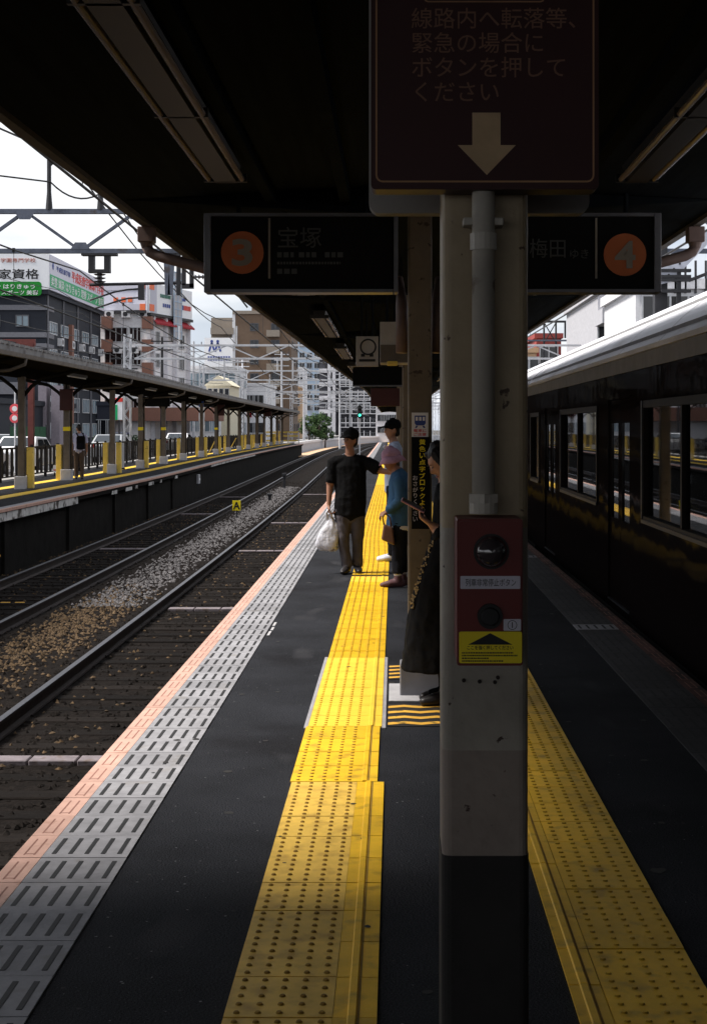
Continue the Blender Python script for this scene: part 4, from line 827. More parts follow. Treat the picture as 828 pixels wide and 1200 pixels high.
MB().box(x - .36, x + .36, 29.9, 30.1, zb - .05, zb - .002).box(x - .22, x - .1, 29.93, 30.07, zb - .33, zb - .05).box(x + .1, x + .22, 29.93, 30.07, zb - .33, zb - .05).box(x - .22, x + .22, 29.92, 30.08, zb - .40, zb - .33).build('yoke', 'steel_dark', G0)
ib = MB(); insulator(ib, (x, 30, zb - .40), (x, 30, zb - .62), .13, 3); ib.build('insulator', 'insul', G0)
xp = at(198, 0, 30).x                                         # drop post between the tracks with registration arms
MB().bar((xp - .06, 30, zb), (xp - .02, 30, zb - .85), .1, .07, up=(0, 1, 0)).bar((xp + .07, 30, zb), (xp + .03, 30, zb - .85), .1, .07, up=(0, 1, 0)).build('drop_post', 'steel_blue', G0)
MB().box(xp + .16, xp + .24, 29.95, 30.05, zb - .85, zb).box(xp - .06, xp + .24, 29.96, 30.04, zb - .06, zb - .01).build('drop_post', 'steel_dark', G0)
MB().tube((x - .2, 30, zb - .64), (xp + .25, 30, zb - .60), .032, n=8).build('register_arm', 'steel_dark', G0)
MB().box(xp - .62, xp - .5, 29.94, 30.06, zb - .95, zb - .62).build('bracket', 'steel_dark', G0)
for dz, xe, ze in ((.72, x + .1, 4.25), (.9, x + .2, 4.08)): MB().path([(xp - .55, 30, zb - dz), (xp - .85, 30, zb - dz - .02), (xe + .2, 30, (zb - dz + ze) / 2 + .05), (xe - .3, 30, ze)], .02, 6).build('pull_off_arm', 'steel_dark', G0)
x2 = at(219, 0, 30).x
MB().box(x2 - .1, x2 - .02, 29.95, 30.05, zb - .65, zb - .02).box(x2 + .06, x2 + .14, 29.95, 30.05, zb - .70, zb - .02).box(x2 - .1, x2 + .14, 29.95, 30.05, zb - .72, zb - .62).build('drop_bracket', 'steel_dark', G0)
ib = MB(); insulator(ib, (x2 + .14, 30, zb - .48), (x2 + .75, 30, zb - .48), .055, 8); ib.build('insulator', 'insul', G0); MB().tube((x2 + .75, 30, zb - .48), (-3.0, 30, 4.1), .02, n=6).build('pull_off_arm', 'steel_dark', G0)
for i, Y in enumerate(GY[1:]):
    o_ = offR(Y); t = empty('catenary_gantry', (-11.6 + o_, Y, -.2), 'pale lattice gantry over the tracks, ' + ORD[i] + ' one beyond the dark gantry', 'gantry', 'overhead line gantries')
    zb2, zt2 = 5.0, 5.75
    truss(t, Y, -12.2 + o_, 12 + o_, zb2, zt2, 'steel_white', panel=1.5, ch=.1, gusset=False)
    lattice_post(t, -12.55 + o_, Y, -1.6, zt2 + .5, 'steel_white'); lattice_post(t, 6.3 + o_, Y, -1.6, zt2 + .3, 'steel_white')
    for xt in (-6.3, -2.95, 3.46):
        MB().bar((xt + o_ - 1.5, Y, zb2), (xt + o_ - 1.5, Y, ZC + .1), .07, .07).build('drop_post', 'steel_white', t); MB().tube((xt + o_ - 1.5, Y, ZC + .35), (xt + o_ + .1, Y, ZC + .12), .02, n=6).tube((xt + o_ - 1.5, Y, ZM), (xt + o_ + .1, Y, ZM), .022, n=6).build('register_arm', 'steel_white', t)
        ib = MB(); insulator(ib, (xt + o_, Y, zb2), (xt + o_, Y, ZM), .07, 3); ib.build('insulator', 'insul', t)
    for xm in (-10, -7.2, 1.2): MB().tube((xm + o_, Y, zt2), (xm + o_, Y, zt2 + .9), .04, n=6).build('mast', 'steel_white', t)
def wires(xt, label, stag=.15):
    t = empty('overhead_wire', (xt, -14, ZC), label, 'wire', 'overhead wires'); c = MB(); m_ = MB(); dr = MB(); pc, pm = [], []
    kn = [-14] + GY; ww = .014
    for a, b_ in zip(kn, kn[1:]):
        n = 8
        for i in range(n):
            u = i / n; y = a + (b_ - a) * u; z = ZM - .55 * 4 * u * (1 - u); xx = xt + offR(y) + stag * math.cos(y * .07)
            pc.append((xx, y, ZC)); pm.append((xx, y, z))
            if i in (1, 3, 5, 7): dr.tube((xx, y, ZC), (xx, y, z), .005, n=5); dr.box(xx - .02, xx + .02, y - .03, y + .03, z - .04, z + .03)
    c.path(pc, ww, 6).build('contact_wire', 'wire', t); m_.path(pm, ww, 6).build('messenger_wire', 'wire', t); dr.build('dropper_row', 'wire', t)
wires(-2.95, 'overhead contact wire and messenger wire above the nearer left track'); wires(-6.3, 'overhead contact wire and messenger wire above the farther left track'); wires(3.46, 'overhead contact wire and messenger wire above the train')
wires(7.6, 'overhead contact wire and messenger wire beyond the train, to its right')
def cable(pts, label, r=.018, sag=.3):
    b = MB(); P = []
    for p, q in zip(pts, pts[1:]):
        p, q = Vector(p), Vector(q)
        for i in range(9): u = i / 9; c = p.lerp(q, u); c.z -= sag * 4 * u * (1 - u); P.append(c)
    P.append(Vector(pts[-1])); tag(b.path(P, r, 6).build('feeder_cable', 'wire'), label, 'wire', 'feeder cables')
cable([(-7.6, -14, 6.9), (-6.65, 30, 7.15), (-7.9, 72, 6.9)], 'sagging feeder cable hung from the arm of the tall dark mast', sag=.9)
cable([(-16, 26, 8.1), (-7.0, 29.9, 6.65), (-5.9, 30, 6.5)], 'short cable that slants across above the nearest gantry', sag=.25)
for k, (dx, dz, lb) in enumerate(((0, 4.2, 'lowest'), (.5, 5.0, 'middle'), (1.0, 7.4, 'upper'), (2.2, 8.6, 'highest'))): cable([(-15.5 - dx, -10, dz), (-15.0 - dx, 34, dz - .1), (-15.2 - dx, 76, dz + .2), (-15.6 - dx, 118, dz + .3), (-16 - dx, 170, dz)], lb + ' of the street cables strung along in front of the billboards', sag=.5, r=.016)
cable([(-5.9, 30, 6.6), (-8.5, 72, 6.6), (-9, 104, 6.6), (-10, 136, 6.6)], 'feeder cable running on over the far gantries', sag=.5)
cable([(-14, -10, 5.2), (-13.2, 30, 4.9), (-14, 72, 5.3), (-14, 120, 5.3)], 'lower utility cable in front of the dark office block', sag=.4); cable([(-14.3, -10, 6.0), (-13.6, 30, 5.7), (-14.3, 72, 6.0), (-14.3, 120, 6.0)], 'upper utility cable in front of the dark office block', sag=.4)
# railway signal at the platform end
sgx, sgy = -3.55, 150
sgn = empty('railway_signal', (sgx, sgy, -1.3), 'railway signal showing a green light at the far end of the platform', 'signal')
MB().box(sgx - .06, sgx + .06, sgy, sgy + .12, -1.6, 3.1).build('post', 'steel_white', sgn); MB().prism_y(rrect(sgx, 3.35, .42, 1.3, .2, 6), sgy - .08, sgy).build('backplate', 'board', sgn, fix=True)
for k, z in enumerate((3.75, 3.35, 2.98)): MB().prism_y(disc(sgx, z, .13, 16), sgy - .11, sgy - .08).build('lamp', 'signal_green' if k == 2 else 'ink', sgn, fix=True)

# ------------------------------------------------------------------ the train on the right
XS, XF, XC = 2.07, 4.85, 3.46
def train_car(y0, label):
    t = empty('train_car', (XC, y0, -1.1), label, 'train', 'cars of the maroon train')
    y1 = y0 + 18.9; y0 += .1
    doors = [(y0 + c - .65, y0 + c + .65) for c in (3.4, 9.4, 15.4)]
    wins = [(y0 + a, y0 + b_) for a, b_ in ((.8, 2.1), (4.8, 8.0), (10.8, 14.0), (16.8, 18.0))]
    body = MB()
    for xa, xb in ((XS, XS + .06), (XF - .06, XF)):
        cuts = sorted([(a, b_, 'd') for a, b_ in doors] + [(a, b_, 'w') for a, b_ in wins]); p = y0
        for a, b_, kd in cuts:
            body.box(xa, xb, p, a, -.08, 2.30)
            if kd == 'w': body.box(xa, xb, a, b_, -.08, .88); body.box(xa, xb, a, b_, 1.83, 2.30)
            else: body.box(xa, xb, a, b_, 1.90, 2.30); body.box(xa, xb, a, b_, -.08, -.01)
            p = b_
        body.box(xa, xb, p, y1, -.08, 2.30)
    for ya, yb in ((y0, y0 + .06), (y1 - .06, y1)):
        body.box(XS + .06, XC - .45, ya, yb, -.08, 2.3); body.box(XC + .45, XF - .06, ya, yb, -.08, 2.3); body.box(XC - .45, XC + .45, ya, yb, 1.95, 2.3)
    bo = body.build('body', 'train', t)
    MB().box(XS + .06, XF - .06, y0, y1, -.08, 0.0).build('floor', 'train_floor', t); MB().box(XS + .06, XF - .06, y0, y1, 2.17, 2.2).build('ceiling', 'train_in', t)
    arc = []; n = 14
    for i in range(n + 1):
        u = 2 * i / n - 1; arc.append((XC + (XF - XS) / 2 * u, 2.30 + .70 * (1 - abs(u) ** 2.2)))
    rf = MB().prism_y(arc[::-1], y0 - .02, y1 + .02).build('roof', 'train_roof', t, fix=True)
    for u in (-.93, -.72): xx = XC + (XF - XS) / 2 * u; zz = 2.30 + .70 * (1 - abs(u) ** 2.2); MB().box(xx - .012, xx + .012, y0, y1, zz - .02, zz + .014).build('roof_strip', 'train_seam', rf)
    for k in range(9):
        yy = y0 + 1.1 + k * 2.1; MB().sweep([(x_, z_ + .004) for x_, z_ in arc] , [yy, yy + .03], lambda q: 0, closed=False).build('roof_seam', 'train_seam', rf)
    MB().box(XS - .012, XS + .004, y0, y1, 2.13, 2.262).build('eave_shade_band', 'train_eave_shade', rf)
    MB().box(XS - .03, XS + .03, y0, y1, 2.265, 2.305).box(XF - .03, XF + .03, y0, y1, 2.265, 2.305).build('rain_gutter', 'train_roof', rf)
    for (xa, s_) in ((XS, -1), (XF, 1)):
        xo = xa if s_ < 0 else xa - .06
        for a, b_ in wins:
            f = MB()
            f.box(xo - .012, xo + .072, a - .03, a + .035, .85, 1.86); f.box(xo - .012, xo + .072, b_ - .035, b_ + .03, .85, 1.86)
            f.box(xo - .013, xo + .073, a + .035, b_ - .035, .85, .905); f.box(xo - .013, xo + .073, a + .035, b_ - .035, 1.80, 1.86)
            if b_ - a > 2: f.box(xo - .004, xo + .064, (a + b_) / 2 - .03, (a + b_) / 2 + .03, .905, 1.80)
            fo = f.build('window', 'train_dark', t); MB().box(xo - .022, xo - .014, a - .03, b_ + .03, .845, .875).box(xo - .022, xo - .014, b_ - .02, b_ + .03, .88, 1.86).build('window_trim', 'train_alu', fo); MB().box(xo + .027, xo + .033, a + .03, b_ - .03, .9, 1.805).build('pane', 'train_glass', fo)
        for a, b_ in doors:
            c = (a + b_) / 2
            for q0, q1 in ((a, c - .004), (c + .004, b_)):
                xi = xo + .018
                d = MB(); d.box(xi, xi + .03, q0, q1, 0, .78); d.box(xi, xi + .03, q0, q1, 1.68, 1.9); d.box(xi, xi + .03, q0, q0 + .11, .78, 1.68); d.box(xi, xi + .03, q1 - .11, q1, .78, 1.68)
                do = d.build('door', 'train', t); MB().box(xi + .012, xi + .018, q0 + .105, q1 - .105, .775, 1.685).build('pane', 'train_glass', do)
            MB().box(xo - .005, xo + .05, a, b_, -.012, -.001).build('door_sill', 'train_alu', t)
    for a, b_ in wins:
        for xa, xb, xk in ((XS + .10, XS + .58, XS + .1), (XF - .58, XF - .10, XF - .18)):
            MB().box(xa, xb, a - .25, b_ + .25, .30, .45).box(xk, xk + .08, a - .25, b_ + .25, .45, .84).build('seat', 'seat_green', t, bevel=.03)
    for x in (XC - .7, XC + .7):
        hr = MB().tube((x, y0 + .4, 1.86), (x, y1 - .4, 1.86), .016, n=8)
        for a, b_ in doors: hr.tube((x, a - .3, 1.86), (x, a - .3, 2.18), .014, n=6)
        hr.build('handrail', 'train_alu', t)
    MB().box(XS + .25, XF - .25, y0 + 1, y1 - 1, -.62, -.085).build('underframe', 'under', t); MB().box(XS + .03, XS + .2, y0 + 5.2, y0 + 13.2, -.72, -.1).build('equipment_box', 'under', t)
    for yy in (y0 + 2.6, y1 - 2.6):
        bg_ = MB().box(XC - .95, XC + .95, yy - 1.5, yy + 1.5, -.95, -.62).build('bogie', 'under', t)
        for yw in (yy - 1.05, yy + 1.05):
            for s_ in (-1, 1): MB().tube((XC + s_ * .70, yw, -.68), (XC + s_ * .82, yw, -.68), .42, n=20).build('wheel', 'rail_side', bg_)
    MB().box(XC - .45, XC + .45, y1 - .02, y1 + .12, 0, 1.95).build('gangway', 'rubber', t)
    return t
train_car(-14.95, 'maroon train car at the platform behind the camera'); train_car(4.1, 'maroon train car with white roof standing at the right of the platform'); train_car(23.15, 'second maroon train car along the right side, mostly hidden by the foreground column'); train_car(42.2, 'farthest maroon train car on the right, hidden past the second column')

# ------------------------------------------------------------------ buildings
def win_mesh(w_, h, fr, gl, mull=1, rows=0, d=.08):
    b = MB(); t_ = min(.07, w_ * .08); b.box(-w_ / 2, w_ / 2, -d, 0, 0, t_).box(-w_ / 2, w_ / 2, -d, 0, h - t_, h).box(-w_ / 2, -w_ / 2 + t_, -d, 0, t_, h - t_).box(w_ / 2 - t_, w_ / 2, -d, 0, t_, h - t_)
    for i in range(mull): x = -w_ / 2 + w_ * (i + 1) / (mull + 1); b.box(x - t_ / 2, x + t_ / 2, -d + .005, 0, t_, h - t_)
    for i in range(rows): z = h * (i + 1) / (rows + 1); b.box(-w_ / 2 + t_, w_ / 2 - t_, -d + .01, 0, z - t_ / 2, z + t_ / 2)
    p = MB().box(-w_ / 2 + .01, w_ / 2 - .01, -d * .45, -.005, .01, h - .01)
    return b.mesh('window', fr), p.mesh('pane', gl)
def windows(t, face, specs, wm):                               # face: ('y', Y) faces the camera; ('x', X) faces the tracks; specs: (along, z)
    for a, z in specs:
        if face[0] == 'y': o = put('window', wm[0], t, (a, face[1], z))
        elif face[0] == 'x': o = put('window', wm[0], t, (face[1], a, z), (0, 0, R(90)))
        else: o = put('window', wm[0], t, (face[1][0] + face[2][0] * a, face[1][1] + face[2][1] * a, z), (0, 0, math.atan2(face[2][1], face[2][0])))
        inst('pane', wm[1], o)

# A: dark office block with the school billboard
YA = 110.0; XA = at(54, 0, YA).x; YA2 = F * -XA / (HX - 118)
A = empty('office_building', (XA - 8, YA, -.15), 'dark office block with grey bands under the green and white rooftop billboard', 'building')
zA = at(0, 345, YA).z
MB().box(XA - 26, XA, YA, YA2, -.2, zA).build('wall', 'bA', A)
for yy in (359, 391, 404): z = at(0, yy, YA).z; MB().box(XA - 26, XA + .05, YA - .14, YA + 2.5, z - .28, z + .1).build('band', 'bA_band', A)
MB().box(XA - 26, XA + .25, YA - .25, YA2 + .2, zA, zA + .35).build('parapet', 'bA', A)
wmA = win_mesh(1.0, .9, 'win_frame_dark', 'win_blue', 1); wmA2 = win_mesh(2.5, .95, 'win_frame', 'win_blue', 2); wmA3 = win_mesh(2.6, 1.2, 'win_frame', 'win_blue', 2)
for pz in (384, 421): windows(A, ('y', YA - .001), [(XA - 1.75, at(0, pz - 1, YA).z), (XA - 3.9, at(0, pz - 1, YA).z)], wmA)
for pz in (390, 422, 452):
    for k in range(5): windows(A, ('x', XA + .001), [(YA + 2.2 + k * 3.9, at(0, pz, YA).z)], wmA2)
for k in range(5): windows(A, ('x', XA + .001), [(YA + 2.4 + k * 3.9, z) for z in (at(0, 482, YA).z, at(0, 514, YA).z)], wmA3)
for k, (p0, p1) in enumerate(((48, 57.5), (63, 73))): MB().box(at(p0, 0, YA).x, at(p1, 0, YA).x, YA - .8, YA + .5, -.1, at(0, 452, YA).z).build('pilaster', 'bA_stone', A)
MB().box(XA - 20, XA - 1.5, YA - .35, YA - .02, at(0, 462, YA).z, at(0, 448, YA).z).build('canopy_band', 'bA_band', A)
MB().box(XA + .01, XA + .3, YA + 7.6, YA + 8.3, 2, at(0, 372, YA).z).build('vertical_sign', 'brick', A)
BB = empty('rooftop_billboard', (XA - 6, YA - .3, zA), 'green and white school billboard on the dark office block', 'billboard')
za, zb = zA + .36, at(0, 298, YA).z
MB().box(XA - 24, XA + .3, YA - .32, YA - .1, za, zb).build('front_face', 'bill', BB); MB().box(XA + .05, XA + .32, YA - .09, YA2, za, zb).build('side_face', 'bill_lav', BB)
for k in range(12): MB().bar((XA + .1, YA + .6 + k * 1.6, zA + .3), (XA + .62, YA + .6 + k * 1.6, zA + .12), .06).build('floodlight', 'steel_dark', BB)
for k in range(9): MB().bar((XA - .6 - k * 1.25, YA - .2, zA + .3), (XA - .6 - k * 1.25, YA - .65, zA + .12), .06).build('floodlight', 'steel_dark', BB)
yt = YA - .34
def wr(s_, px, mt, weight=.02, rot=FRONT, Y=YA - .34):
    a, b_, c, d = rect(*px, Y); write(s_, d - c, mt, BB, ((a + b_) / 2, Y, (c + d) / 2), rot, width=b_ - a, height=d - c, weight=weight, depth=.01)
wr('学園専門学校', (1, 302.5, 42, 307.5), 'bill_brown', .0); wr('国家資格', (-17, 315, 46, 327), 'ink', .009)
a, b_, c, d = rect(-20, 330, 49, 346.5, YA - .33); MB().prism_y(rrect((a + b_) / 2, (c + d) / 2, b_ - a, d - c, .25, 5), YA - .345, YA - .31).build('green_panel', 'bill_green', BB, fix=True)
wr('骨 はりきゅう', (-6, 333, 41, 338.5), 'white', .003, Y=YA - .36); wr('スポーツ 美容', (2, 340, 45, 345.5), 'white', .003, Y=YA - .36)
ln = YA2 - YA
def ws(s_, u0, u1, v0, v1, mt, weight=.02, X=XA + .335): write(s_, 1.0, mt, BB, (X, YA + ln * (u0 + u1) / 2, za + (zb - za) * (v0 + v1) / 2), SIDE, width=ln * (u1 - u0), height=(zb - za) * (v1 - v0), weight=weight, depth=.01)
ws('平成医療学園', .10, .33, .60, .76, 'bill_blue', .0); ws('平成医療学園専門学校', .36, .99, .50, .84, 'bill_red', .008)
MB().box(XA + .321, XA + .335, YA - .05, YA + ln * .985, za + (zb - za) * .09, za + (zb - za) * .44).build('green_band', 'bill_teal', BB)
ws('柔整 鍼灸 はりきゅう 理療 スポーツ 美容', .01, .97, .12, .40, 'white', .0, XA + .345)
MB().tube((XA + .33, YA + ln * .045, za + .7 * (zb - za)), (XA + .345, YA + ln * .045, za + .7 * (zb - za)), .28, n=6).build('emblem', 'bill_blue', BB)

# B: white office building with rooftop billboard and red awning
c0 = Vector((at(172, 0, 132).x, 132)); c1 = Vector((at(222, 0, 141).x, 141)); cl = Vector((at(108, 0, 133).x, 133.0))
Bd = empty('office_building', (c0.x - 3, 136, -.15), 'white office building with brick panels and red awnings beside the lattice ladder', 'building')
z1 = at(0, 367, 132).z
MB().prism([tuple(cl), tuple(c0), tuple(c1), (c1.x - 5, 152), (cl.x - 3, 152)], -.2, z1).build('wall', 'bB', Bd, fix=True)
wmB = win_mesh(2.2, 1.35, 'win_frame', 'win_brown', 3); wmB2 = win_mesh(1.15, 1.35, 'win_frame', 'win_brown', 2)
dl = (c0 - cl).normalized(); dr_ = (c1 - c0).normalized(); nl = Vector((dl.y, -dl.x)); nr = Vector((dr_.y, -dr_.x))
def bpt(px, Y): return (at(px, 0, Y).x - cl.x)
for py in (401, 428, 456, 484): windows(Bd, ('d', cl + nl * .01, dl), [(bpt(x, 132.6), at(0, py, 132.5).z) for x in (137,)], wmB); windows(Bd, ('d', cl + nl * .01, dl), [(bpt(160, 132.2), at(0, py, 132.2).z)], wmB2)
for py in (378, 405, 432): 
    for x in (125, 172.5): q = at(x, py, 131.95); MB().obox((q.x, 132.25, q.z), .9, .9, 1.1).build('brick_panel', 'brick', Bd)
Lr = (c1 - c0).length
windows(Bd, ('d', c0 + nr * .01, dr_), [(Lr * u, at(0, py, 136).z) for u in (.22, .8) for py in (407, 432, 458)], wmB2)
for u in (.12, .4, .62, .95): p = c0 + dr_ * (Lr * u) + nr * .12; MB().obox((p.x, p.y, z1 / 2), .35, .5, z1).build('pier', 'bB_side', Bd)
for u0, u1 in ((.08, .56), (.7, .99)):
    p, q = c0 + dr_ * (Lr * u0), c0 + dr_ * (Lr * u1); zt_, zb_ = z1 - .25, z1 - .8
    MB().add([(p.x, p.y, zt_), (q.x, q.y, zt_), (q.x + nr.x * .6, q.y + nr.y * .6, zb_), (p.x + nr.x * .6, p.y + nr.y * .6, zb_), (q.x + nr.x * .6, q.y + nr.y * .6, zb_ - .15), (p.x + nr.x * .6, p.y + nr.y * .6, zb_ - .15)], [(0, 1, 2, 3), (3, 2, 4, 5)]).build('awning', 'awning', Bd)
MB().obox(((cl.x + c1.x) / 2 + .8, 135.6, 2.9), 13, 8.5, 1.2).build('shopfront_band', 'brick', Bd)
B2 = empty('rooftop_billboard', (c0.x - 3, 134, z1), 'grey and white billboard with orange corner on the white office building', 'billboard')
zt = at(0, 331, 132).z
def slab(name, p, q, n_, z0_, z1_, th, mt, off=0.0):
    p, q = Vector(p), Vector(q); a_ = p + n_ * off; b2 = q + n_ * off; c2 = b2 + n_ * th; d2 = a_ + n_ * th
    return MB().prism([tuple(a_), tuple(d2), tuple(c2), tuple(b2)], z0_, z1_).build(name, mt, B2, fix=True)
slab('front_face', cl, c0, nl, z1 + .25, zt, .25, 'bill_lav', 0.02); slab('side_face', c0, c1, nr, z1 + .05, zt, .25, 'bill', 0.02)
hgt = zt - z1
slab('grey_panel', cl.lerp(c0, 0), cl.lerp(c0, 1), nl, z1 + hgt * .75, zt - .05, .03, 'bill_grey', .29); slab('grey_panel', cl, c0, nl, z1 + hgt * .1, z1 + hgt * .3, .03, 'bill_grey', .29)
for v in ((.08, .30), (.78, 1.0)): slab('orange_panel', cl.lerp(c0, .90), c0, nl, z1 + hgt * v[0], z1 + hgt * v[1], .03, 'bill_orange', .33); slab('orange_panel', c0, c0.lerp(c1, .10), nr, z1 + hgt * v[0], z1 + hgt * v[1], .03, 'bill_orange', .29)
slab('grey_panel', c0.lerp(c1, .02), c0.lerp(c1, .16), nr, z1 + .1, zt - .02, .02, 'bill_grey', .275)
for u in (.42, .56, .68): slab('printed_mark', cl.lerp(c0, u), cl.lerp(c0, u + .08), nl, z1 + hgt * .36, z1 + hgt * .52, .02, 'bill_orange', .29)
for k in range(7): slab('printed_mark', c0.lerp(c1, .24 + k * .035), c0.lerp(c1, .265 + k * .035), nr, z1 + hgt * .58, z1 + hgt * .70, .02, 'bill_dkgreen', .29)
for k in range(4): slab('printed_mark', c0.lerp(c1, .30 + k * .045), c0.lerp(c1, .33 + k * .045), nr, z1 + hgt * .28, z1 + hgt * .40, .02, 'bill_blue', .29)
for k in range(7): slab('printed_mark', c0.lerp(c1, .72 + k * .036), c0.lerp(c1, .745 + k * .036), nr, z1 + hgt * .30, z1 + hgt * .46, .02, 'bill_red' if k > 1 else 'bill_blue', .29)
for k in range(4): slab('printed_mark', c0.lerp(c1, .72 + k * .03), c0.lerp(c1, .742 + k * .03), nr, z1 + hgt * .60, z1 + hgt * .70, .02, 'bill_blue', .29)
slab('base_rail', cl, c0, nl, z1, z1 + .25, .4, 'steel_dark', .0); slab('base_rail', c0, c1, nr, z1 - .2, z1 + .05, .4, 'steel_dark', .0)
lt = empty('lattice_ladder', (c0.lerp(c1, .56).x, c0.lerp(c1, .56).y, 0), 'tall pale green lattice ladder frame on the corner of the white office building', 'ladder')
p = c0.lerp(c1, .50) + nr * .55; q = c0.lerp(c1, .68) + nr * .55; zl0, zl1 = at(0, 396, 136).z, at(0, 318, 136).z
for e in (p, p.lerp(q, .5), q): MB().obox((e.x, e.y, (zl0 + zl1) / 2), .09, .09, zl1 - zl0).build('upright', 'bE', lt)
for k in range(10): z = zl0 + (zl1 - zl0) * k / 9.0; MB().bar((p.x, p.y, z), (q.x, q.y, z), .08).build('rung', 'bE', lt)
MB().add([(p.x, p.y, zl0), (q.x, q.y, zl0), (q.x, q.y, zl1), (p.x, p.y, zl1)], [(0, 1, 2, 3)]).build('mesh_screen', 'bG', lt)

ac = MB().box(-.4, .4, -.35, 0, 0, .6).tube((-.05, -.352, .3), (-.05, -.36, .3), .22, n=14, m=1).mesh('air_conditioner', ['bC', 'steel_dark'])
for k in range(6): put('air_conditioner', ac, Bd, (cl.x + 1.0 + k * .75, 132.3, at(0, 372, 132).z if k % 2 else at(0, 414 + 0 * k, 132).z))
for k in range(5): put('air_conditioner', ac, A, (XA, YA + 4.2 + k * 3.9, at(0, 402, YA).z), (0, 0, R(90)))
for k in range(4): MB().tube((XA + .08, YA + .3 + k * 5.2, 0), (XA + .08, YA + .3 + k * 5.2, zA), .07, n=6).build('downpipe', 'bA_band', A)
# C: white low building with the M billboard, cream gable house, far grey house
def simple_block(name, label, x0, x1, y0, y1, z0, z1, wall, rows, cols, wm, side_cols=0, cat='building', roof=None, margin=.08):
    t = empty(name, ((x0 + x1) / 2, y0, z0), label, cat); MB().box(x0, x1, y0, y1, z0, z1).build('wall', wall, t)
    MB().box(x0 - .15, x1 + .15, y0 - .15, y1 + .15, z1 - .02, z1 + .35).build('parapet', roof or wall, t)
    fh = (z1 - max(z0, 0)) / rows
    for r_ in range(rows):
        z = max(z0, 0) + fh * (r_ + .28)
        windows(t, ('y', y0 - .001), [(x0 + (x1 - x0) * (margin + (1 - 2 * margin) * (c + .5) / cols), z) for c in range(cols)], wm)
        if side_cols: windows(t, ('x', x1 + .001), [(y0 + (y1 - y0) * (c + .5) / side_cols, z) for c in range(side_cols)], wm)
    return t
wmS = win_mesh(1.4, 1.4, 'win_frame', 'win_dark', 1); wmD = win_mesh(1.3, 1.2, 'win_frame_dark', 'win_dark', 1); wmW = win_mesh(2.4, 1.6, 'win_frame', 'win_blue', 2)
YC = 176
Cb = simple_block('shop_building', 'white low building under the billboard with two blue figures', at(222, 0, YC).x, at(276, 0, YC).x, YC, YC + 14, -.2, at(0, 432, YC).z, 'bC', 3, 3, wmW, 2)
MBd = empty('rooftop_billboard', (at(256, 0, YC).x, YC, at(0, 432, YC).z), 'white billboard with two blue figures that form a letter M', 'billboard')
a, b_, c, d = rect(240, 396, 273, 430, YC); MB().box(a, b_, YC - .3, YC - .1, c, d).build('face', 'bill', MBd)
for x in (a + .4, (a + b_) / 2, b_ - .4): MB().bar((x, YC - .1, c), (x, YC + .8, c - .6), .1).build('strut', 'steel_dark', MBd)
b = MB()
for x0 in (246, 253):
    pts = [at(x0 - 1.0, 412, YC - .32), at(x0 + 2.2, 401.5, YC - .32), at(x0 + 5.5, 412, YC - .32)]
    b.bar(pts[0], pts[1], .22, .02, up=(0, 1, 0)).bar(pts[1], pts[2], .22, .02, up=(0, 1, 0)); h_ = at(x0 + 2.2, 400, YC - .34); b.tube(h_, h_ + Vector((0, -.02, 0)), .17, n=12)
b.build('emblem', 'bill_blue', MBd)
for k in range(9): a, b_, c, d = rect(243.5 + k * 3, 417.5, 245.7 + k * 3, 422.5, YC - .32); MB().box(a, b_, YC - .33, YC - .3, c, d).build('printed_mark', 'bill_blue', MBd)
Yg = 160; t = empty('gabled_house', (at(256, 0, Yg).x, Yg, -.15), 'small cream gabled house front behind the opposite canopy', 'house')
a, b_, c, d = rect(242, 452, 270, 520, Yg); MB().box(a, b_, Yg, Yg + 9, -.2, d).build('wall', 'cream_gable', t); e = at(256, 440, Yg)
MB().prism_y([(a - .3, d), (b_ + .3, d), (e.x, e.z)], Yg - .3, Yg + 9.3).build('roof', 'cream_gable', t, fix=True); windows(t, ('y', Yg - .001), [(a + (b_ - a) * u, d - 1.1) for u in (.15, .38, .62, .85)], win_mesh(.5, .8, 'win_frame', 'win_dark', 0))
# D: brown apartment tower
YD = 224; xd0, xd1 = at(275, 0, YD).x, at(341, 0, YD).x; zD = at(0, 368, YD).z
Dt = empty('apartment_tower', (xd0, YD, -.15), 'brown brick apartment tower with stacked balconies', 'apartment block')
MB().box(xd0, xd1, YD, YD + 16, -.2, zD).build('wall', 'bD', Dt); MB().box(xd0 - .3, xd1 + .3, YD - .3, YD + 16.3, zD, zD + .5).build('parapet', 'bD_pale', Dt); MB().box(xd0 + 2.2, xd0 + 5.5, YD + 4, YD + 8, zD + .5, zD + 3).build('roof_hut', 'bD', Dt)
MB().box(xd0 - 3.7, xd0 - .02, YD + .9, YD + 15, -.2, zD - .5).build('side_wing', 'bD_pale', Dt); MB().box(xd0 - .35, xd0 + .1, YD - .1, YD + .6, -.2, zD).build('pier', 'bC', Dt)
bal = MB().box(-1.0, 1.0, -1.0, 0, 0, .15).box(-1.0, 1.0, -1.0, -.9, .15, 1.0).box(-1.0, -.9, -.9, 0, .15, 1.0).box(.9, 1.0, -.9, 0, .15, 1.0).mesh('balcony', 'bD_pale')
for k in range(8):
    z = zD - 2.6 - 2.55 * k
    if z < 1: break
    windows(Dt, ('y', YD - .001), [(xd0 + 3.0, z)], wmD); windows(Dt, ('y', YD - .001), [(xd0 + 6.2, z)], wmD)
    put('balcony', bal, Dt, (xd0 + 5.9, YD, z - .9)); put('balcony', bal, Dt, (xd0 - 1.9, YD + .9, z - .5), scale=(1.75, 1.2, 1))
    windows(Dt, ('x', xd1 + .001), [(YD + 3, z), (YD + 8, z), (YD + 13, z)], wmD)
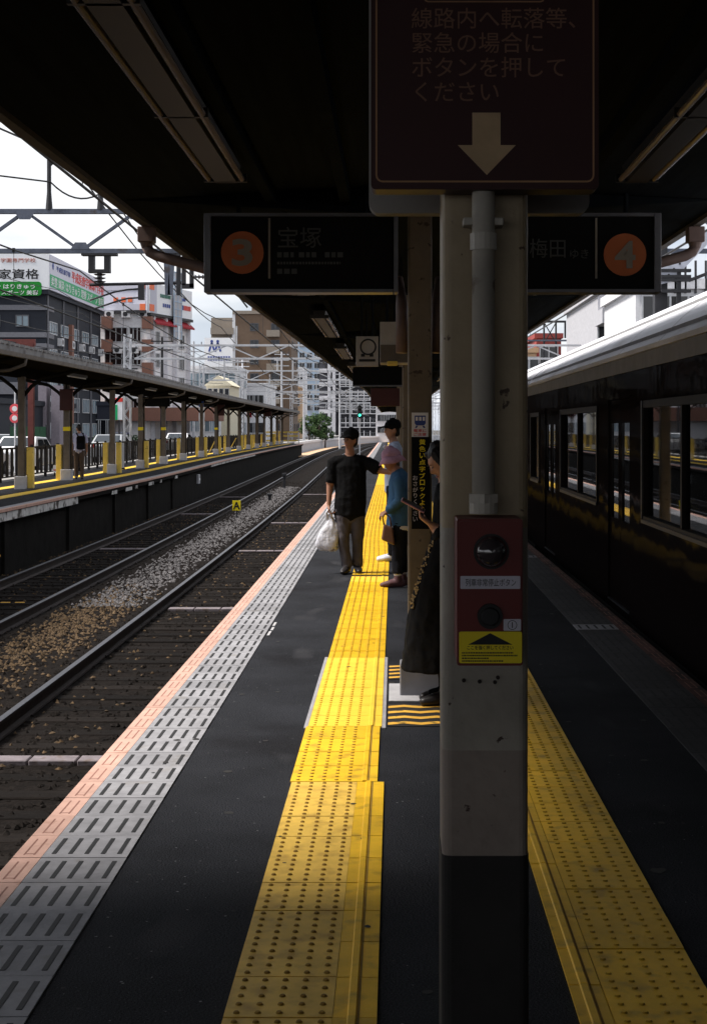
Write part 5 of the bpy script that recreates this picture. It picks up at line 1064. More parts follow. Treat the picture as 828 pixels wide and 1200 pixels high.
# E: pale far blocks
simple_block('tower_block', 'pale blue far tower block beside the brown apartment tower', at(347, 0, 380).x, at(378, 0, 380).x, 380, 395, -1.6, at(0, 398, 380).z, 'bE', 9, 3, wmS)
simple_block('tower_block', 'white far building half hidden in front of the pale blue tower', at(338, 0, 300).x, at(356, 0, 300).x, 300, 312, -1.6, at(0, 432, 300).z, 'bC', 4, 2, wmS)
simple_block('low_house', 'low white house behind the end of the opposite canopy', at(316, 0, 240).x, at(343, 0, 240).x, 240, 250, -.2, at(0, 461, 240).z, 'bC', 2, 3, wmS)
simple_block('low_house', 'low pinkish house right of the low white house', at(333, 0, 262).x, at(352, 0, 262).x, 262, 270, -.2, at(0, 455, 262).z, 'tan_wall', 2, 2, wmS)
simple_block('shop_building', 'pale shop building seen under the opposite canopy, past the white office building', at(205, 0, 150).x, at(246, 0, 150).x, 155, 166, -.2, at(0, 470, 150).z, 'bC', 1, 3, wmW)
simple_block('shop_building', 'white wall building with red banner seen under the opposite canopy', at(262, 0, 190).x, at(312, 0, 190).x, 190, 205, -.2, at(0, 452, 190).z, 'bC', 2, 4, wmS)
rb = empty('shop_banner', (at(283, 0, 189).x, 189, 3), 'red shop banner seen between the far columns of the opposite platform', 'banner')
a, b_, c, d = rect(270, 481, 294, 489, 189); MB().box(a, b_, 189.6, 189.9, c, d).build('face', 'awning', rb); MB().box(a, b_, 189.58, 189.98, d, d + .15).build('rail', 'white', rb)
simple_block('stone_building', 'grey stone building at the far left behind the parked cars', -58, at(-6, 0, 96).x, 96, 120, -.2, 3.3, 'bA', 1, 6, wmW)
simple_block('shop_building', 'low grey shop wedged between the dark and the white office buildings', at(112, 0, 128).x, at(128, 0, 128).x, 128.5, 131, -.2, at(0, 475, 128).z, 'bA_low', 1, 2, wmS)
# F: apartments with open balconies in the distance
YF = 345; xf0, xf1 = at(374, 0, YF).x, at(462, 0, YF).x; zF = at(0, 405, YF).z
Fa = empty('apartment_block', (xf0, YF, -1.6), 'long pale apartment block with open balconies at the end of the tracks', 'apartment block')
MB().box(xf0, xf1, YF, YF + 14, -1.7, zF).build('wall', 'bF_dark', Fa)
for pxs in (386, 391.5): x = at(pxs, 0, YF).x; MB().box(x - .35, x + .35, YF - 2.2, YF, -1.7, zF).build('stair_pier', 'bF', Fa)
nfl = 7
for k in range(nfl):
    z = -1.2 + (zF + 1.2) * k / nfl; xa, xb = at(398, 0, YF).x, xf1
    MB().box(xa, xb, YF - 1.6, YF, z - .18, z).build('balcony_slab', 'bF', Fa); MB().box(xa, xb, YF - 1.6, YF - 1.5, z + .85, z + 1.05).build('balcony_rail', 'bF', Fa)
    MB().box(at(386, 0, YF).x, at(391.5, 0, YF).x, YF - 2.15, YF - 1.9, z, z + 1.2).build('stair_panel', 'bC', Fa)
    MB().box(xf0, at(385, 0, YF).x, YF - 1.5, YF, z, z + .9).build('balcony_slab', 'bF', Fa)
    for j in range(9): x = xa + (xb - xa) * j / 9; MB().box(x - .09, x + .09, YF - 1.58, YF - .02, z, z + 2.3).build('balcony_divider', 'bF', Fa)
    windows(Fa, ('y', YF - .001), [(xa + (xb - xa) * (j + .5) / 9, z + .5) for j in range(9)], wmS)
simple_block('apartment_block', 'second pale apartment block behind the people, past the long one', at(440, 0, 300).x, at(475, 0, 300).x, 300, 312, -1.6, at(0, 470, 300).z, 'bF', 3, 5, wmS)

wmT = win_mesh(1.1, 1.1, 'win_frame_dark', 'win_dark', 1)
for k, (p0, p1, Y, py, wl, fl, cl2, lb) in enumerate(((276, 300, 250, 438, 'bC', 4, 3, 'white mid-rise block in front of the foot of the brown tower'), (300, 322, 270, 446, 'bG', 3, 3, 'grey mid-rise block between the brown tower and the canopy end'),
        (342, 366, 420, 432, 'bF', 8, 3, 'pale slim block left of the far trees'), (366, 388, 460, 415, 'bB', 10, 3, 'white slim tower above the far trees'), (396, 420, 480, 398, 'bD_pale', 12, 3, 'beige tower behind the long apartment block'), (424, 446, 430, 436, 'bG', 8, 3, 'grey block behind the long apartment block'), (223, 247, 200, 436, 'bG', 4, 3, 'grey block behind the figures billboard'), (186, 206, 165, 446, 'bC', 3, 2, 'small white block between the billboard building and the far gantries'))):
    simple_block('city_block', lb, at(p0, 0, Y).x, at(p1, 0, Y).x, Y, Y + 12, -.2 if Y < 300 else -1.6, at(0, py, Y).z, wl, fl, cl2, wmT)
for k, (px, Y, py, lb) in enumerate(((227, 150, 400, 'tall thin pale pole left of the figures billboard'), (284, 190, 420, 'pale pole in front of the brown tower'), (330, 180, 412, 'pale pole right of the brown tower'), (356, 190, 430, 'thin pale pole above the canopy end'), (398, 210, 430, 'pale mast in front of the long apartment block'), (410, 230, 440, 'pale mast beside the green signal'), (146, 100, 402, 'dark utility pole before the white office building'), (190, 120, 395, 'dark utility pole at the corner of the white office building'))):
    t = empty('utility_pole', (at(px, 0, Y).x, Y, -.2), lb, 'pole', 'poles of the skyline'); x = at(px, 0, Y).x; z = at(0, py, Y).z; mm = 'steel_dark' if px in (146, 190) else 'steel_white'
    MB().tube((x, Y, -1.6), (x, Y, z), .16, .10, n=8).build('shaft', mm, t)
    for q in (.4, 1.1, 1.8): MB().box(x - .9, x + .9, Y - .05, Y + .05, z - q, z - q + .1).build('crossarm', mm, t)
    for q in (-.8, .8): MB().tube((x + q, Y, z - .3), (x + q, Y, z - .05), .05, n=6).build('insulator', 'insul', t)
# right-hand side beyond the train
G1 = simple_block('concrete_building', 'grey concrete building with a projecting balcony above the train roof', at(700, 0, 66).x, at(760, 0, 66).x, 66, 78, -1.6, at(0, 344, 66).z, 'bG', 2, 2, wmS)
a, b_, c, d = rect(700, 364, 748, 381, 65); MB().box(a, b_, 63.6, 66, c, d).build('balcony', 'bG', G1); MB().box(a + .3, b_ + 1, 64.8, 66, d, d + .05).build('balcony_cap', 'bC', G1); a, b_, c, d = rect(727, 347, 768, 352, 65); MB().box(a, b_, 64, 66, c, d).build('eave', 'bill_grey', G1)
t = simple_block('concrete_building', 'pale stepped building with dark railings at the right edge, above the train roof', at(744, 0, 54).x, at(900, 0, 54).x, 54, 62, -1.6, at(0, 338, 54).z, 'bC', 3, 4, wmS)
for k in range(12): x = at(755 + k * 12, 0, 53.8).x; MB().box(x - .035, x + .035, 53.85, 53.95, at(0, 344, 54).z, at(0, 344, 54).z + 1.2).build('railing_post', 'steel_dark', t)
MB().bar(at(750, 330, 53.85), at(812, 327, 53.85), .1).bar(at(806, 329, 53.9), at(840, 316, 53.9), .12).build('railing', 'steel_dark', t)
simple_block('brick_building', 'red brick stair tower far beyond the train roof', at(628, 0, 110).x, at(657, 0, 110).x, 110, 118, -1.6, at(0, 396, 110).z, 'brick_red', 3, 1, wmS)
simple_block('tan_building', 'small tan building beside the red brick stair tower', at(600, 0, 106).x, at(628, 0, 106).x, 106, 112, -1.6, at(0, 413, 106).z, 'tan_wall', 3, 2, wmS)
simple_block('shop_building', 'row building beyond the train, seen only through its windows', 17, 32, 30, 52, -1.6, 5.5, 'bB', 2, 4, wmW, 5)
pm = empty('lattice_tower', (at(645, 0, 90).x, 90, 4), 'dark lattice frame standing over the far end of the train roof', 'frame')
a, b_, c, d = rect(637, 378, 651, 402, 88)
for x in (a, b_): MB().box(x - .05, x + .05, 88, 88.1, -1.6, d).build('upright', 'steel_dark', pm)
MB().bar((a, 88, c), (b_, 88, d), .06).bar((b_, 88, c), (a, 88, d), .06).box(a - .4, b_ + .6, 87.95, 88.15, d, d + .12).box(b_ + .5, b_ + .6, 87.97, 88.1, c + .3, d).build('brace', 'steel_dark', pm); MB().box(at(618, 0, 88).x, at(692, 0, 88).x, 87.96, 88.12, at(0, 400, 88).z, at(0, 398, 88).z).build('beam', 'steel_blue', pm)
vs = empty('vertical_sign', (8.5, 40, -1.5), 'tall white vertical sign with dark marks, seen through the train window', 'sign')
a, b_, c, d = rect(817, 470, 836, 533, 40); MB().box(a, b_, 40, 40.15, c, d).build('panel', 'white', vs); MB().box((a + b_) / 2 - .06, (a + b_) / 2 + .06, 40.03, 40.12, -1.6, c).build('post', 'steel_dark', vs)
for k in range(7): z = d - (d - c) * (k + .55) / 7.3; MB().prism_y(disc((a + b_) / 2, z, .075, 8), 39.985, 40).build('mark', 'bill_blue', vs, fix=True)
rw = MB().sweep([(6.9, -1.6), (7.05, -1.6), (7.05, .35), (6.9, .35)], yrange(-14, 160, 4), offR).build('boundary_wall', 'bG'); tag(rw, 'low grey boundary wall beyond the train', 'wall')
bw = MB().sweep([(-9.75, -1.6), (-9.5, -1.6), (-9.5, -.25), (-9.75, -.25)], yrange(170, 400, 4), offR); bw.sweep([(-9.85, -.25), (-9.4, -.25), (-9.4, .05), (-9.85, .05)], yrange(170, 400, 4), offR, 1)
tag(bw.build('boundary_wall', ['bG', 'bC']), 'pale capped boundary wall curving along the far bend of the tracks', 'wall')
gp = MB().sweep([(-9.0, -1.3), (-7.4, -1.3), (-7.4, -1.22), (-9.0, -1.22)], yrange(150, 330, 4), offR); tag(gp.build('cess_path', 'tan_wall'), 'strip of rust brown ground beside the far bend of the tracks', 'path')

# ------------------------------------------------------------------ street: cars, poles, hedge, trees
def car(x, y, rz, paint, label, van=False):
    t = empty('parked_car', (x, y, -.155), label, 'car', 'cars in the street behind the opposite platform', rz=rz)
    prof = [(-2.1, .28), (2.1, .28), (2.15, .62), (2.0, .82), (1.05, .93), (.45, 1.42), (-1.2, 1.46), (-1.95, 1.02), (-2.13, .85)] if not van else [(-2.1, .3), (2.1, .3), (2.14, .75), (1.9, 1.02), (1.35, 1.15), (.75, 1.88), (-2.0, 1.92), (-2.12, 1.0)]
    n = len(prof); top = max(z for _, z in prof); b = MB()
    for s_, k in ((-1, 0), (1, 1)):
        b.v += [(px_, s_ * (.84 - max(0, z - .9) * .28), z) for px_, z in prof]
    b.f = [tuple(range(n)), tuple(reversed(range(n, 2 * n)))] + [((i + 1) % n, i, n + i, n + (i + 1) % n) for i in range(n)]; b.m = [0] * len(b.f)
    inst('body', b.mesh('body', paint, smooth=False, bevel=.05, fix=True), t)
    zt_ = top - .12; zb_ = .95 if not van else 1.12
    for s_ in (-1, 1):
        yo = lambda z: s_ * (.845 - max(0, z - .9) * .28)
        for xa, xb, sl, sr in ((-1.5, -.35, .35, 0), (-.27, .75 if not van else 1.1, 0, -.42)):
            inst('side_window', MB().add([(xa, yo(zb_) + s_ * .004, zb_), (xb, yo(zb_) + s_ * .004, zb_), (xb + sr, yo(zt_) + s_ * .004, zt_), (xa + sl, yo(zt_) + s_ * .004, zt_)], [(0, 1, 2, 3)]).mesh('side_window', 'car_glass'), t)
    f0, f1 = ((1.05, .93), (.45, 1.42)) if not van else ((1.35, 1.15), (.75, 1.88))
    for (xa, za), (xb, zb_), nm, q in ((f0, f1, 'windscreen', 1), (((-1.95, 1.02), (-1.2, 1.46)) if not van else ((-2.115, 1.05), (-2.03, 1.8))) + ('rear_window', -1),):
        d = Vector((xb - xa, 0, zb_ - za)); nrm = Vector((d.z, 0, -d.x)).normalized() * .008 * q * (1 if q > 0 else 1)
        if q < 0: nrm = Vector((-abs(d.z), 0, abs(d.x))).normalized() * .008
        p0 = Vector((xa, 0, za)) + d * .12 + nrm; p1 = Vector((xa, 0, za)) + d * .9 + nrm
        inst(nm, MB().add([(p0.x, -.68, p0.z), (p0.x, .68, p0.z), (p1.x, .6, p1.z), (p1.x, -.6, p1.z)], [(0, 1, 2, 3)]).mesh(nm, 'car_glass'), t)
    for xw in (-1.3, 1.32):
        for s_ in (-1, 1):
            wh = inst('wheel', MB().tube((xw, s_ * .66, .31), (xw, s_ * .86, .31), .31, n=18).mesh('wheel', 'tyre'), t); inst('rim', MB().tube((xw, s_ * .85, .31), (xw, s_ * .872, .31), .19, n=14).mesh('rim', 'alu'), wh)
    for s_ in (-1, 1):
        inst('headlight', MB().obox((2.1, s_ * .6, .7), .12, .34, .14).mesh('headlight', 'lamp_clear', bevel=.02), t); inst('tail_light', MB().obox((-2.1, s_ * .66, .85), .08, .22, .18).mesh('tail_light', 'lamp_red', bevel=.02), t)
car(-14.95, 52, R(90), 'car_white', 'white car behind the fence at the far left edge'); car(-15.0, 60, R(90), 'car_white', 'white car behind the fence, behind the person with the backpack')
car(-15.1, 79, R(90), 'car_silver', 'silver car behind the fence, left of the white lattice mast'); car(-22.5, 121, R(90), 'car_blue', 'blue car near the white office building'); car(-15.2, 104, R(92), 'car_white', 'white car behind the fence, past the blue sign'); car(-22.2, 84, R(90), 'car_silver', 'silver car at the far kerb in front of the dark office block')
rp = empty('red_pole', (-13.1, 53, -.15), 'dark red steel pole rising behind the opposite canopy at the left', 'pole'); MB().box(-13.2, -13.0, 52.9, 53.1, -.2, 4.7).build('shaft', 'ored', rp); MB().box(-14.4, -12.95, 52.92, 53.08, 4.62, 4.85).build('arm', 'ored', rp); MB().box(-13.35, -12.85, 52.75, 53.25, -.2, -.05).build('base', 'slab', rp)
rs = empty('road_sign', (at(18, 0, 56).x, 56, -.1), 'two round red road signs on a thin pole behind the fence at the left', 'road sign')
x = at(18, 0, 56).x; MB().tube((x, 56, -.1), (x, 56, 3.2), .035, n=8).build('pole', 'steel_white', rs)
for py in (479, 490):
    z = at(0, py, 56).z; MB().prism_y(disc(x, z, .19, 20), 55.93, 55.96).build('disc', 'sign_round', rs, fix=True); MB().prism_y(disc(x, z, .10, 16), 55.91, 55.935).build('disc_centre', 'white', rs, fix=True)
hg = empty('green_hoarding', (at(32, 0, 72).x, 72, -.1), 'dark green hoarding behind the parked white cars', 'hoarding'); a, b_, c, d = rect(12, 500, 54, 522, 72)
for k in range(6): xx = a + (b_ - a) * k / 6; MB().box(xx + .01, xx + (b_ - a) / 6 - .01, 72, 72.06, -.1, d).build('panel', 'hedge_panel', hg)
for xx in (a, (a + b_) / 2, b_): MB().box(xx - .04, xx + .04, 72.06, 72.14, -.1, d + .1).build('post', 'steel_dark', hg)
for i, (px, Y, h, lb) in enumerate(((75, 60, 3.05, 'brown'), (232, 118, 3.2, 'dark red'))):
    x = at(px + 4, 0, Y).x; t = empty('street_pole', (x, Y, -.1), lb + ' street pole rising behind the opposite fence', 'pole'); MB().tube((x, Y, -.1), (x, Y, h), .10, .08, n=10).build('shaft', 'ocol' if i == 0 else 'ored', t); MB().tube((x, Y, -.12), (x, Y, .1), .18, n=10).build('base', 'slab', t)
vsn = empty('shop_sign', (at(136, 0, 108).x, 108, 0), 'white, red and teal vertical shop sign left of the second opposite column gap', 'sign'); a, b_, c, d = rect(134, 460, 145, 492, 108)
MB().box(a, b_, 108, 108.25, c, d).build('panel', 'white', vsn); MB().box(a, b_, 107.97, 108, c + (d - c) * .66, c + (d - c) * .8).build('red_band', 'bill_red', vsn); MB().box(a - .02, a + .25, 107.96, 107.99, c, c + (d - c) * .55).build('teal_band', 'bill_teal', vsn); MB().box((a + b_) / 2 - .06, (a + b_) / 2 + .06, 108.1, 108.2, -.1, c).build('post', 'steel_dark', vsn)
pl = empty('planter', (at(138, 0, 100).x, 100, -.1), 'long white planter with a low dark hedge in front of the dark office block', 'planter'); a, b_ = at(108, 0, 100).x, at(162, 0, 100).x
MB().box(a, b_, 100, 100.9, -.16, .45).build('trough', 'bC', pl)
def leaves(n, f, size, parent, name, mt):
    b = MB()
    for i in range(n):
        p = Vector(f()); u = Vector((rnd.gauss(0, 1), rnd.gauss(0, 1), rnd.gauss(0, 1))).normalized(); v = u.orthogonal().normalized(); s_ = rnd.uniform(.6, 1.3) * size
        b.add([p - u * s_, p + v * s_ * .5, p + u * s_, p - v * s_ * .5], [(0, 1, 2, 3)])
    return b.build(name, mt, parent)
leaves(1500, lambda: (rnd.uniform(a, b_), rnd.uniform(100.05, 100.85), .45 + .7 * rnd.random() ** 1.5), .09, pl, 'hedge', 'leaf_dark')
def tree(x, y, h, r, label, z0=-1.6, mt='leaf', n=1500):
    t = empty('tree', (x, y, z0), label, 'tree', 'small trees at the far end of the tracks')
    MB().path([(x, y, z0), (x + .05, y, z0 + h * .35), (x - .05, y, z0 + h * .7)], [.14, .1, .05], 7).build('trunk', 'bark', t)
    for k in range(5): a_ = k * 1.3; MB().path([(x, y, z0 + h * (.3 + .06 * k)), (x + r * .6 * math.cos(a_), y + r * .6 * math.sin(a_), z0 + h * (.5 + .07 * k))], [.05, .02], 5).build('limb', 'bark', t)
    cl_ = [(x + rnd.gauss(0, r * .5), y + rnd.gauss(0, r * .5), z0 + h * rnd.uniform(.35, .95), r * rnd.uniform(.25, .5)) for _ in range(16)]
    def f():
        c = rnd.choice(cl_); u = Vector((rnd.gauss(0, 1), rnd.gauss(0, 1), rnd.gauss(0, 1))).normalized() * c[3] * rnd.random() ** .35; return (c[0] + u.x, c[1] + u.y, c[2] + u.z)
    cr_ = leaves(n, f, .13, t, 'crown', mt); cr_.data.materials.append(M['leaf_dark'])
    for p in cr_.data.polygons: p.material_index = 1 if rnd.random() < .35 else 0
for i, (px, h, r, dsc) in enumerate(((362, 5.0, 1.2, 'leftmost'), (368, 5.6, 1.3, 'second from left'), (374, 5.4, 1.3, 'third from left'), (380, 4.9, 1.1, 'rightmost'))): tree(at(px, 0, 214).x, 214 + i % 2 * 2, h, r, dsc + ' of the small leafy trees beyond the opposite platform end')

# ------------------------------------------------------------------ people
class Body:
    """Overlapping lofted volumes fused into one continuous skin by a voxel remesh; every face takes the cloth of the nearest volume."""
    def __init__(s): s.mb = MB(); s.seg = []; s.mats = []
    def mi(s, m):
        if m not in s.mats: s.mats.append(m)
        return s.mats.index(m)
    def loft(s, pts, ab, m, side=(1, 0, 0), n=16, prio=0.0, flat=False):
        pts = [Vector(p) for p in pts]; k = len(pts); ab = [a if isinstance(a, (tuple, list)) else (a, a) for a in ab]; side = Vector(side); mi = s.mi(m)
        rings = []; d0 = (pts[1] - pts[0]).normalized(); d1 = (pts[-1] - pts[-2]).normalized()
        seq = [(pts[0] - d0 * (.012 if flat else min(ab[0]) * .6), (ab[0][0] * (.99 if flat else .62), ab[0][1] * (.99 if flat else .62)), d0)]
        for i in range(k): seq.append((pts[i], ab[i], (pts[min(i + 1, k - 1)] - pts[max(i - 1, 0)]).normalized()))
        seq.append((pts[-1] + d1 * min(ab[-1]) * .6, (ab[-1][0] * .62, ab[-1][1] * .62), d1))
        b = len(s.mb.v)
        for p, (a, c), d in seq:
            u = (side - d * side.dot(d)).normalized(); v = d.cross(u)
            for j in range(n): t = 2 * math.pi * j / n; s.mb.v.append(tuple(p + u * a * math.cos(t) + v * c * math.sin(t)))
        q = len(seq)
        for i in range(q - 1):
            for j in range(n): j2 = (j + 1) % n; s.mb.f.append((b + i * n + j, b + i * n + j2, b + (i + 1) * n + j2, b + (i + 1) * n + j)); s.mb.m.append(0)
        s.mb.f.append(tuple(b + j for j in reversed(range(n)))); s.mb.f.append(tuple(b + (q - 1) * n + j for j in range(n))); s.mb.m += [0, 0]
        for i in range(k - 1): s.seg.append((pts[i], pts[i + 1], ab[i], ab[i + 1], side, mi, prio))
        return s
    def ball(s, c, r, m, side=(1, 0, 0), up=(0, 0, 1), prio=0.0):                # r = (side, depth, up)
        c = Vector(c); up = Vector(up).normalized(); ks = (-.92, -.7, -.35, 0, .35, .7, .92)
        return s.loft([c + up * r[2] * k for k in ks], [(r[0] * math.sqrt(1 - k * k), r[1] * math.sqrt(1 - k * k)) for k in ks], m, side, 18, prio)
    def build(s, name, parent, voxel=.010, smooth=4, folds=.006):
        me = s.mb.mesh(name, [], False, fix=True); o = bpy.data.objects.new('temp_body', me); COL.objects.link(o)
        md = o.modifiers.new('r', 'REMESH'); md.mode = 'VOXEL'; md.voxel_size = voxel; ms = o.modifiers.new('s', 'SMOOTH'); ms.iterations = smooth; ms.factor = .5
        bpy.context.view_layer.update(); dg = bpy.context.evaluated_depsgraph_get(); m2 = bpy.data.meshes.new_from_object(o.evaluated_get(dg)); bpy.data.objects.remove(o); bpy.data.meshes.remove(me)
        m2.name = name; m2.materials.clear(); pw = parent_world(parent)
        for q in s.mats: m2.materials.append(M[q])
        nf = len(m2.polygons); ce = np.empty(nf * 3); m2.polygons.foreach_get('center', ce); ce = ce.reshape(-1, 3); best = np.full(nf, 1e9); idx = np.zeros(nf, int)
        for p, q, a0, a1, side, mi, prio in s.seg:
            p, q = np.array(p), np.array(q); d = q - p; L2 = d @ d; t = np.clip(((ce - p) @ d) / L2, 0, 1); rel = ce - (p + t[:, None] * d); dn = d / math.sqrt(L2)
            u = np.array(side) - dn * (np.array(side) @ dn); u /= np.linalg.norm(u); v = np.cross(dn, u); a = a0[0] + (a1[0] - a0[0]) * t; c = a0[1] + (a1[1] - a0[1]) * t
            ax = np.abs(rel @ dn); dist = (np.sqrt((rel @ u / a) ** 2 + (rel @ v / c) ** 2) - 1) * np.minimum(a, c) + ax - prio; k = dist < best; best[k] = dist[k]; idx[k] = mi
        from mathutils import noise as mn
        amp = {i: (.009 if q.startswith('cloth') else .006 if q.startswith('hair') else 0) for i, q in enumerate(s.mats)}; va = np.zeros(len(m2.vertices)); vn = np.zeros(len(m2.vertices))
        for p_, mi_ in zip(m2.polygons, idx):
            for vi in p_.vertices: va[vi] += amp[mi_]; vn[vi] += 1
        nv = len(m2.vertices); co = np.empty(nv * 3); no = np.empty(nv * 3); m2.vertices.foreach_get('co', co); m2.vertices.foreach_get('normal', no); co = co.reshape(-1, 3); no = no.reshape(-1, 3); va /= np.maximum(vn, 1)
        for vi in np.nonzero(va > .001)[0]:
            x_, y_, z_ = co[vi]
            d_ = mn.noise((x_ * 42, y_ * 42, z_ * 12)) if va[vi] < .0065 else (mn.noise((x_ * 11, y_ * 11, z_ * 6)) + .7 * mn.noise((x_ * 24 + z_ * 9, y_ * 24, z_ * 15)))
            co[vi] += no[vi] * va[vi] * d_
        m2.vertices.foreach_set('co', co.ravel())
        m2.polygons.foreach_set('material_index', idx.tolist()); m2.polygons.foreach_set('use_smooth', [True] * nf); m2.transform(Matrix.Translation(-pw)); m2.update()
        return inst(name, m2, parent)

def V(*a): return Vector(a)
def limb(B, pts, rad, m, **k): B.loft(pts, rad, m, **k)
def hand(B, wrist, dirv, palmn, size, m, curl=.5, side=1):
    """palm, four fingers of unequal length and a thumb leaving the side of the palm"""
    d = Vector(dirv).normalized(); nrm = Vector(palmn); nrm = (nrm - d * nrm.dot(d)).normalized(); lat = d.cross(nrm) * side; w = Vector(wrist)
    B.loft([w, w + d * .045 * size, w + d * .085 * size], [(.026 * size, .016 * size), (.040 * size, .015 * size), (.038 * size, .013 * size)], m, side=lat)
    for i, ln in enumerate((.068, .078, .072, .056)):
        p0 = w + d * .082 * size + lat * (.030 - .0205 * i) * size; e = d * math.cos(curl * .8) + nrm * math.sin(curl * .8); e2 = d * math.cos(curl * 2.0) + nrm * math.sin(curl * 2.0)
        p1 = p0 + e * ln * .5 * size; p2 = p1 + e2 * ln * .5 * size; B.loft([p0, p1, p2], [.0092 * size, .0085 * size, .0070 * size], m, side=lat, n=8)
    t0 = w + d * .028 * size + lat * .026 * size; t1 = t0 + (d * .6 + lat * .75 + nrm * .25).normalized() * .035 * size; t2 = t1 + (d * .85 + lat * .2 + nrm * .4).normalized() * .028 * size
    B.loft([t0, t1, t2], [.013 * size, .010 * size, .008 * size], m, side=nrm, n=8)
def shoe(B, ankle, fwd, m, ln=.25, sole=0.0):
    a = Vector(ankle); f = Vector(fwd).normalized(); lat = f.cross(V(0, 0, 1)); z = sole
    B.loft([V(a.x, a.y, z + .045) - f * .06, V(a.x, a.y, z + .05), V(a.x, a.y, z + .042) + f * ln * .38, V(a.x, a.y, z + .03) + f * (ln * .72)], [(.034, .040), (.040, .046), (.046, .038), (.030, .024)], m, side=lat)
    B.loft([V(a.x, a.y, z + .05), V(a.x, a.y, z + .12)], [.042, .040], m)
def head(B, T, c, fwd, up, m_skin, hair_mat, hair='short', h=.225, mouth=True):
    """face with nose, brows, ears, eyes at mid height and hair; c = middle of the head"""
    c = Vector(c); f = Vector(fwd).normalized(); up = Vector(up).normalized(); f = (f - up * f.dot(up)).normalized(); lat = f.cross(up); k = h / .225
    B.ball(c + up * .022 * k - f * .008, (.074 * k, .092 * k, .092 * k), m_skin, side=lat, up=up)
    B.loft([c + up * .03 * k + f * .012, c - up * .045 * k + f * .022 * k, c - up * .095 * k + f * .038 * k], [(.066 * k, .078 * k), (.060 * k, .066 * k), (.030 * k, .034 * k)], m_skin, side=lat)
    B.loft([c + up * .018 * k + f * .078 * k, c - up * .022 * k + f * .102 * k, c - up * .03 * k + f * .088 * k], [.008 * k, .013 * k, .010 * k], m_skin, side=lat, n=8)
    for s_ in (-1, 1):
        B.loft([c + lat * s_ * .074 * k + up * .02 * k - f * .005, c + lat * s_ * .078 * k - up * .03 * k], [(.008 * k, .020 * k), (.007 * k, .014 * k)], m_skin, side=lat, n=8)
        eye = c + lat * s_ * .031 * k + f * .088 * k + up * .006 * k
        e = MB().path([eye - lat * .012 * k, eye, eye + lat * .012 * k], [.002, .0055 * k, .002], 6); e.build('eye', 'eye', T, smooth=True)
        br = MB().path([eye + up * .018 * k - lat * .017 * k, eye + up * .022 * k + f * .004, eye + up * .018 * k + lat * .017 * k], [.002, .0035 * k, .002], 5); br.build('eyebrow', hair_mat, T)
    q = c - up * .058 * k + f * .089 * k
    MB().path([q - lat * .022 * k - f * .006, q, q + lat * .022 * k - f * .006], [.002, .0055 * k, .002], 6).build('mouth', 'lip', T)
    hb = Body()
    hb.ball(c + up * .036 * k - f * .016, (.082 * k, .095 * k, .090 * k), hair_mat, side=lat, up=up)
    hb.loft([c + up * .03 * k - f * .045 * k, c - up * .06 * k - f * .055 * k], [(.072 * k, .05 * k), (.058 * k, .038 * k)], hair_mat, side=lat)
    if hair == 'long':
        hb.loft([c + up * .06 * k - f * .05 * k, c - up * .05 * k - f * .06 * k, c - up * .17 * k - f * .06 * k, c - up * .26 * k - f * .05 * k], [(.080 * k, .05 * k), (.088 * k, .055 * k), (.08 * k, .05 * k), (.05 * k, .03 * k)], hair_mat, side=lat)
        for s_ in (-1, 1): hb.loft([c + lat * s_ * .06 * k + up * .09 * k + f * .03, c + lat * s_ * .082 * k + up * .0 * k + f * .028 * k, c + lat * s_ * .078 * k - up * .15 * k + f * .01 * k], [(.02, .03), (.016, .034), (.012, .02)], hair_mat, side=lat)
    hb.build('hair', T, voxel=.009, smooth=3)

def cap(T, c, fwd, up, m_, k=1.0, peak=True, brim=False):
    c = Vector(c); f = Vector(fwd).normalized(); up = Vector(up).normalized(); f = (f - up * f.dot(up)).normalized(); lat = f.cross(up); B = Body()
    B.ball(c + up * .062 * k - f * .014, (.090 * k, .104 * k, .078 * k), m_, side=lat, up=up); B.loft([c + up * .035 * k - f * .014, c + up * .07 * k - f * .014], [(.091 * k, .105 * k), (.091 * k, .105 * k)], m_, side=lat)
    if peak: B.loft([c + up * .048 * k + f * .06 * k, c + up * .044 * k + f * .12 * k, c + up * .030 * k + f * .165 * k], [(.075 * k, .009), (.068 * k, .008), (.040 * k, .006)], m_, side=lat)
    o = B.build('cap' if not brim else 'hat_crown', T, voxel=.008, smooth=2)
    if brim:
        b = MB(); n = 28; rings = ((.094, .052), (.118, .022), (.142, -.018), (.139, -.024), (.112, .014), (.09, .044))
        for r, z in rings:
            for j in range(n):
                t = 2 * math.pi * j / n; wv = 1 + .04 * math.sin(3 * t + 1) + .02 * math.sin(7 * t); p = c - f * .014 + up * (z * k + .006 * math.sin(4 * t)) + lat * (r * .95 * k * wv * math.cos(t)) + f * (r * 1.06 * k * wv * math.sin(t)); b.v.append(tuple(p))
        for i in range(len(rings)):
            i2 = (i + 1) % len(rings)
            for j in range(n): j2 = (j + 1) % n; b.f.append((i * n + j, i * n + j2, i2 * n + j2, i2 * n + j)); b.m.append(0)
        b.build('hat_brim', m_, T, smooth=True, fix=True)
    return o

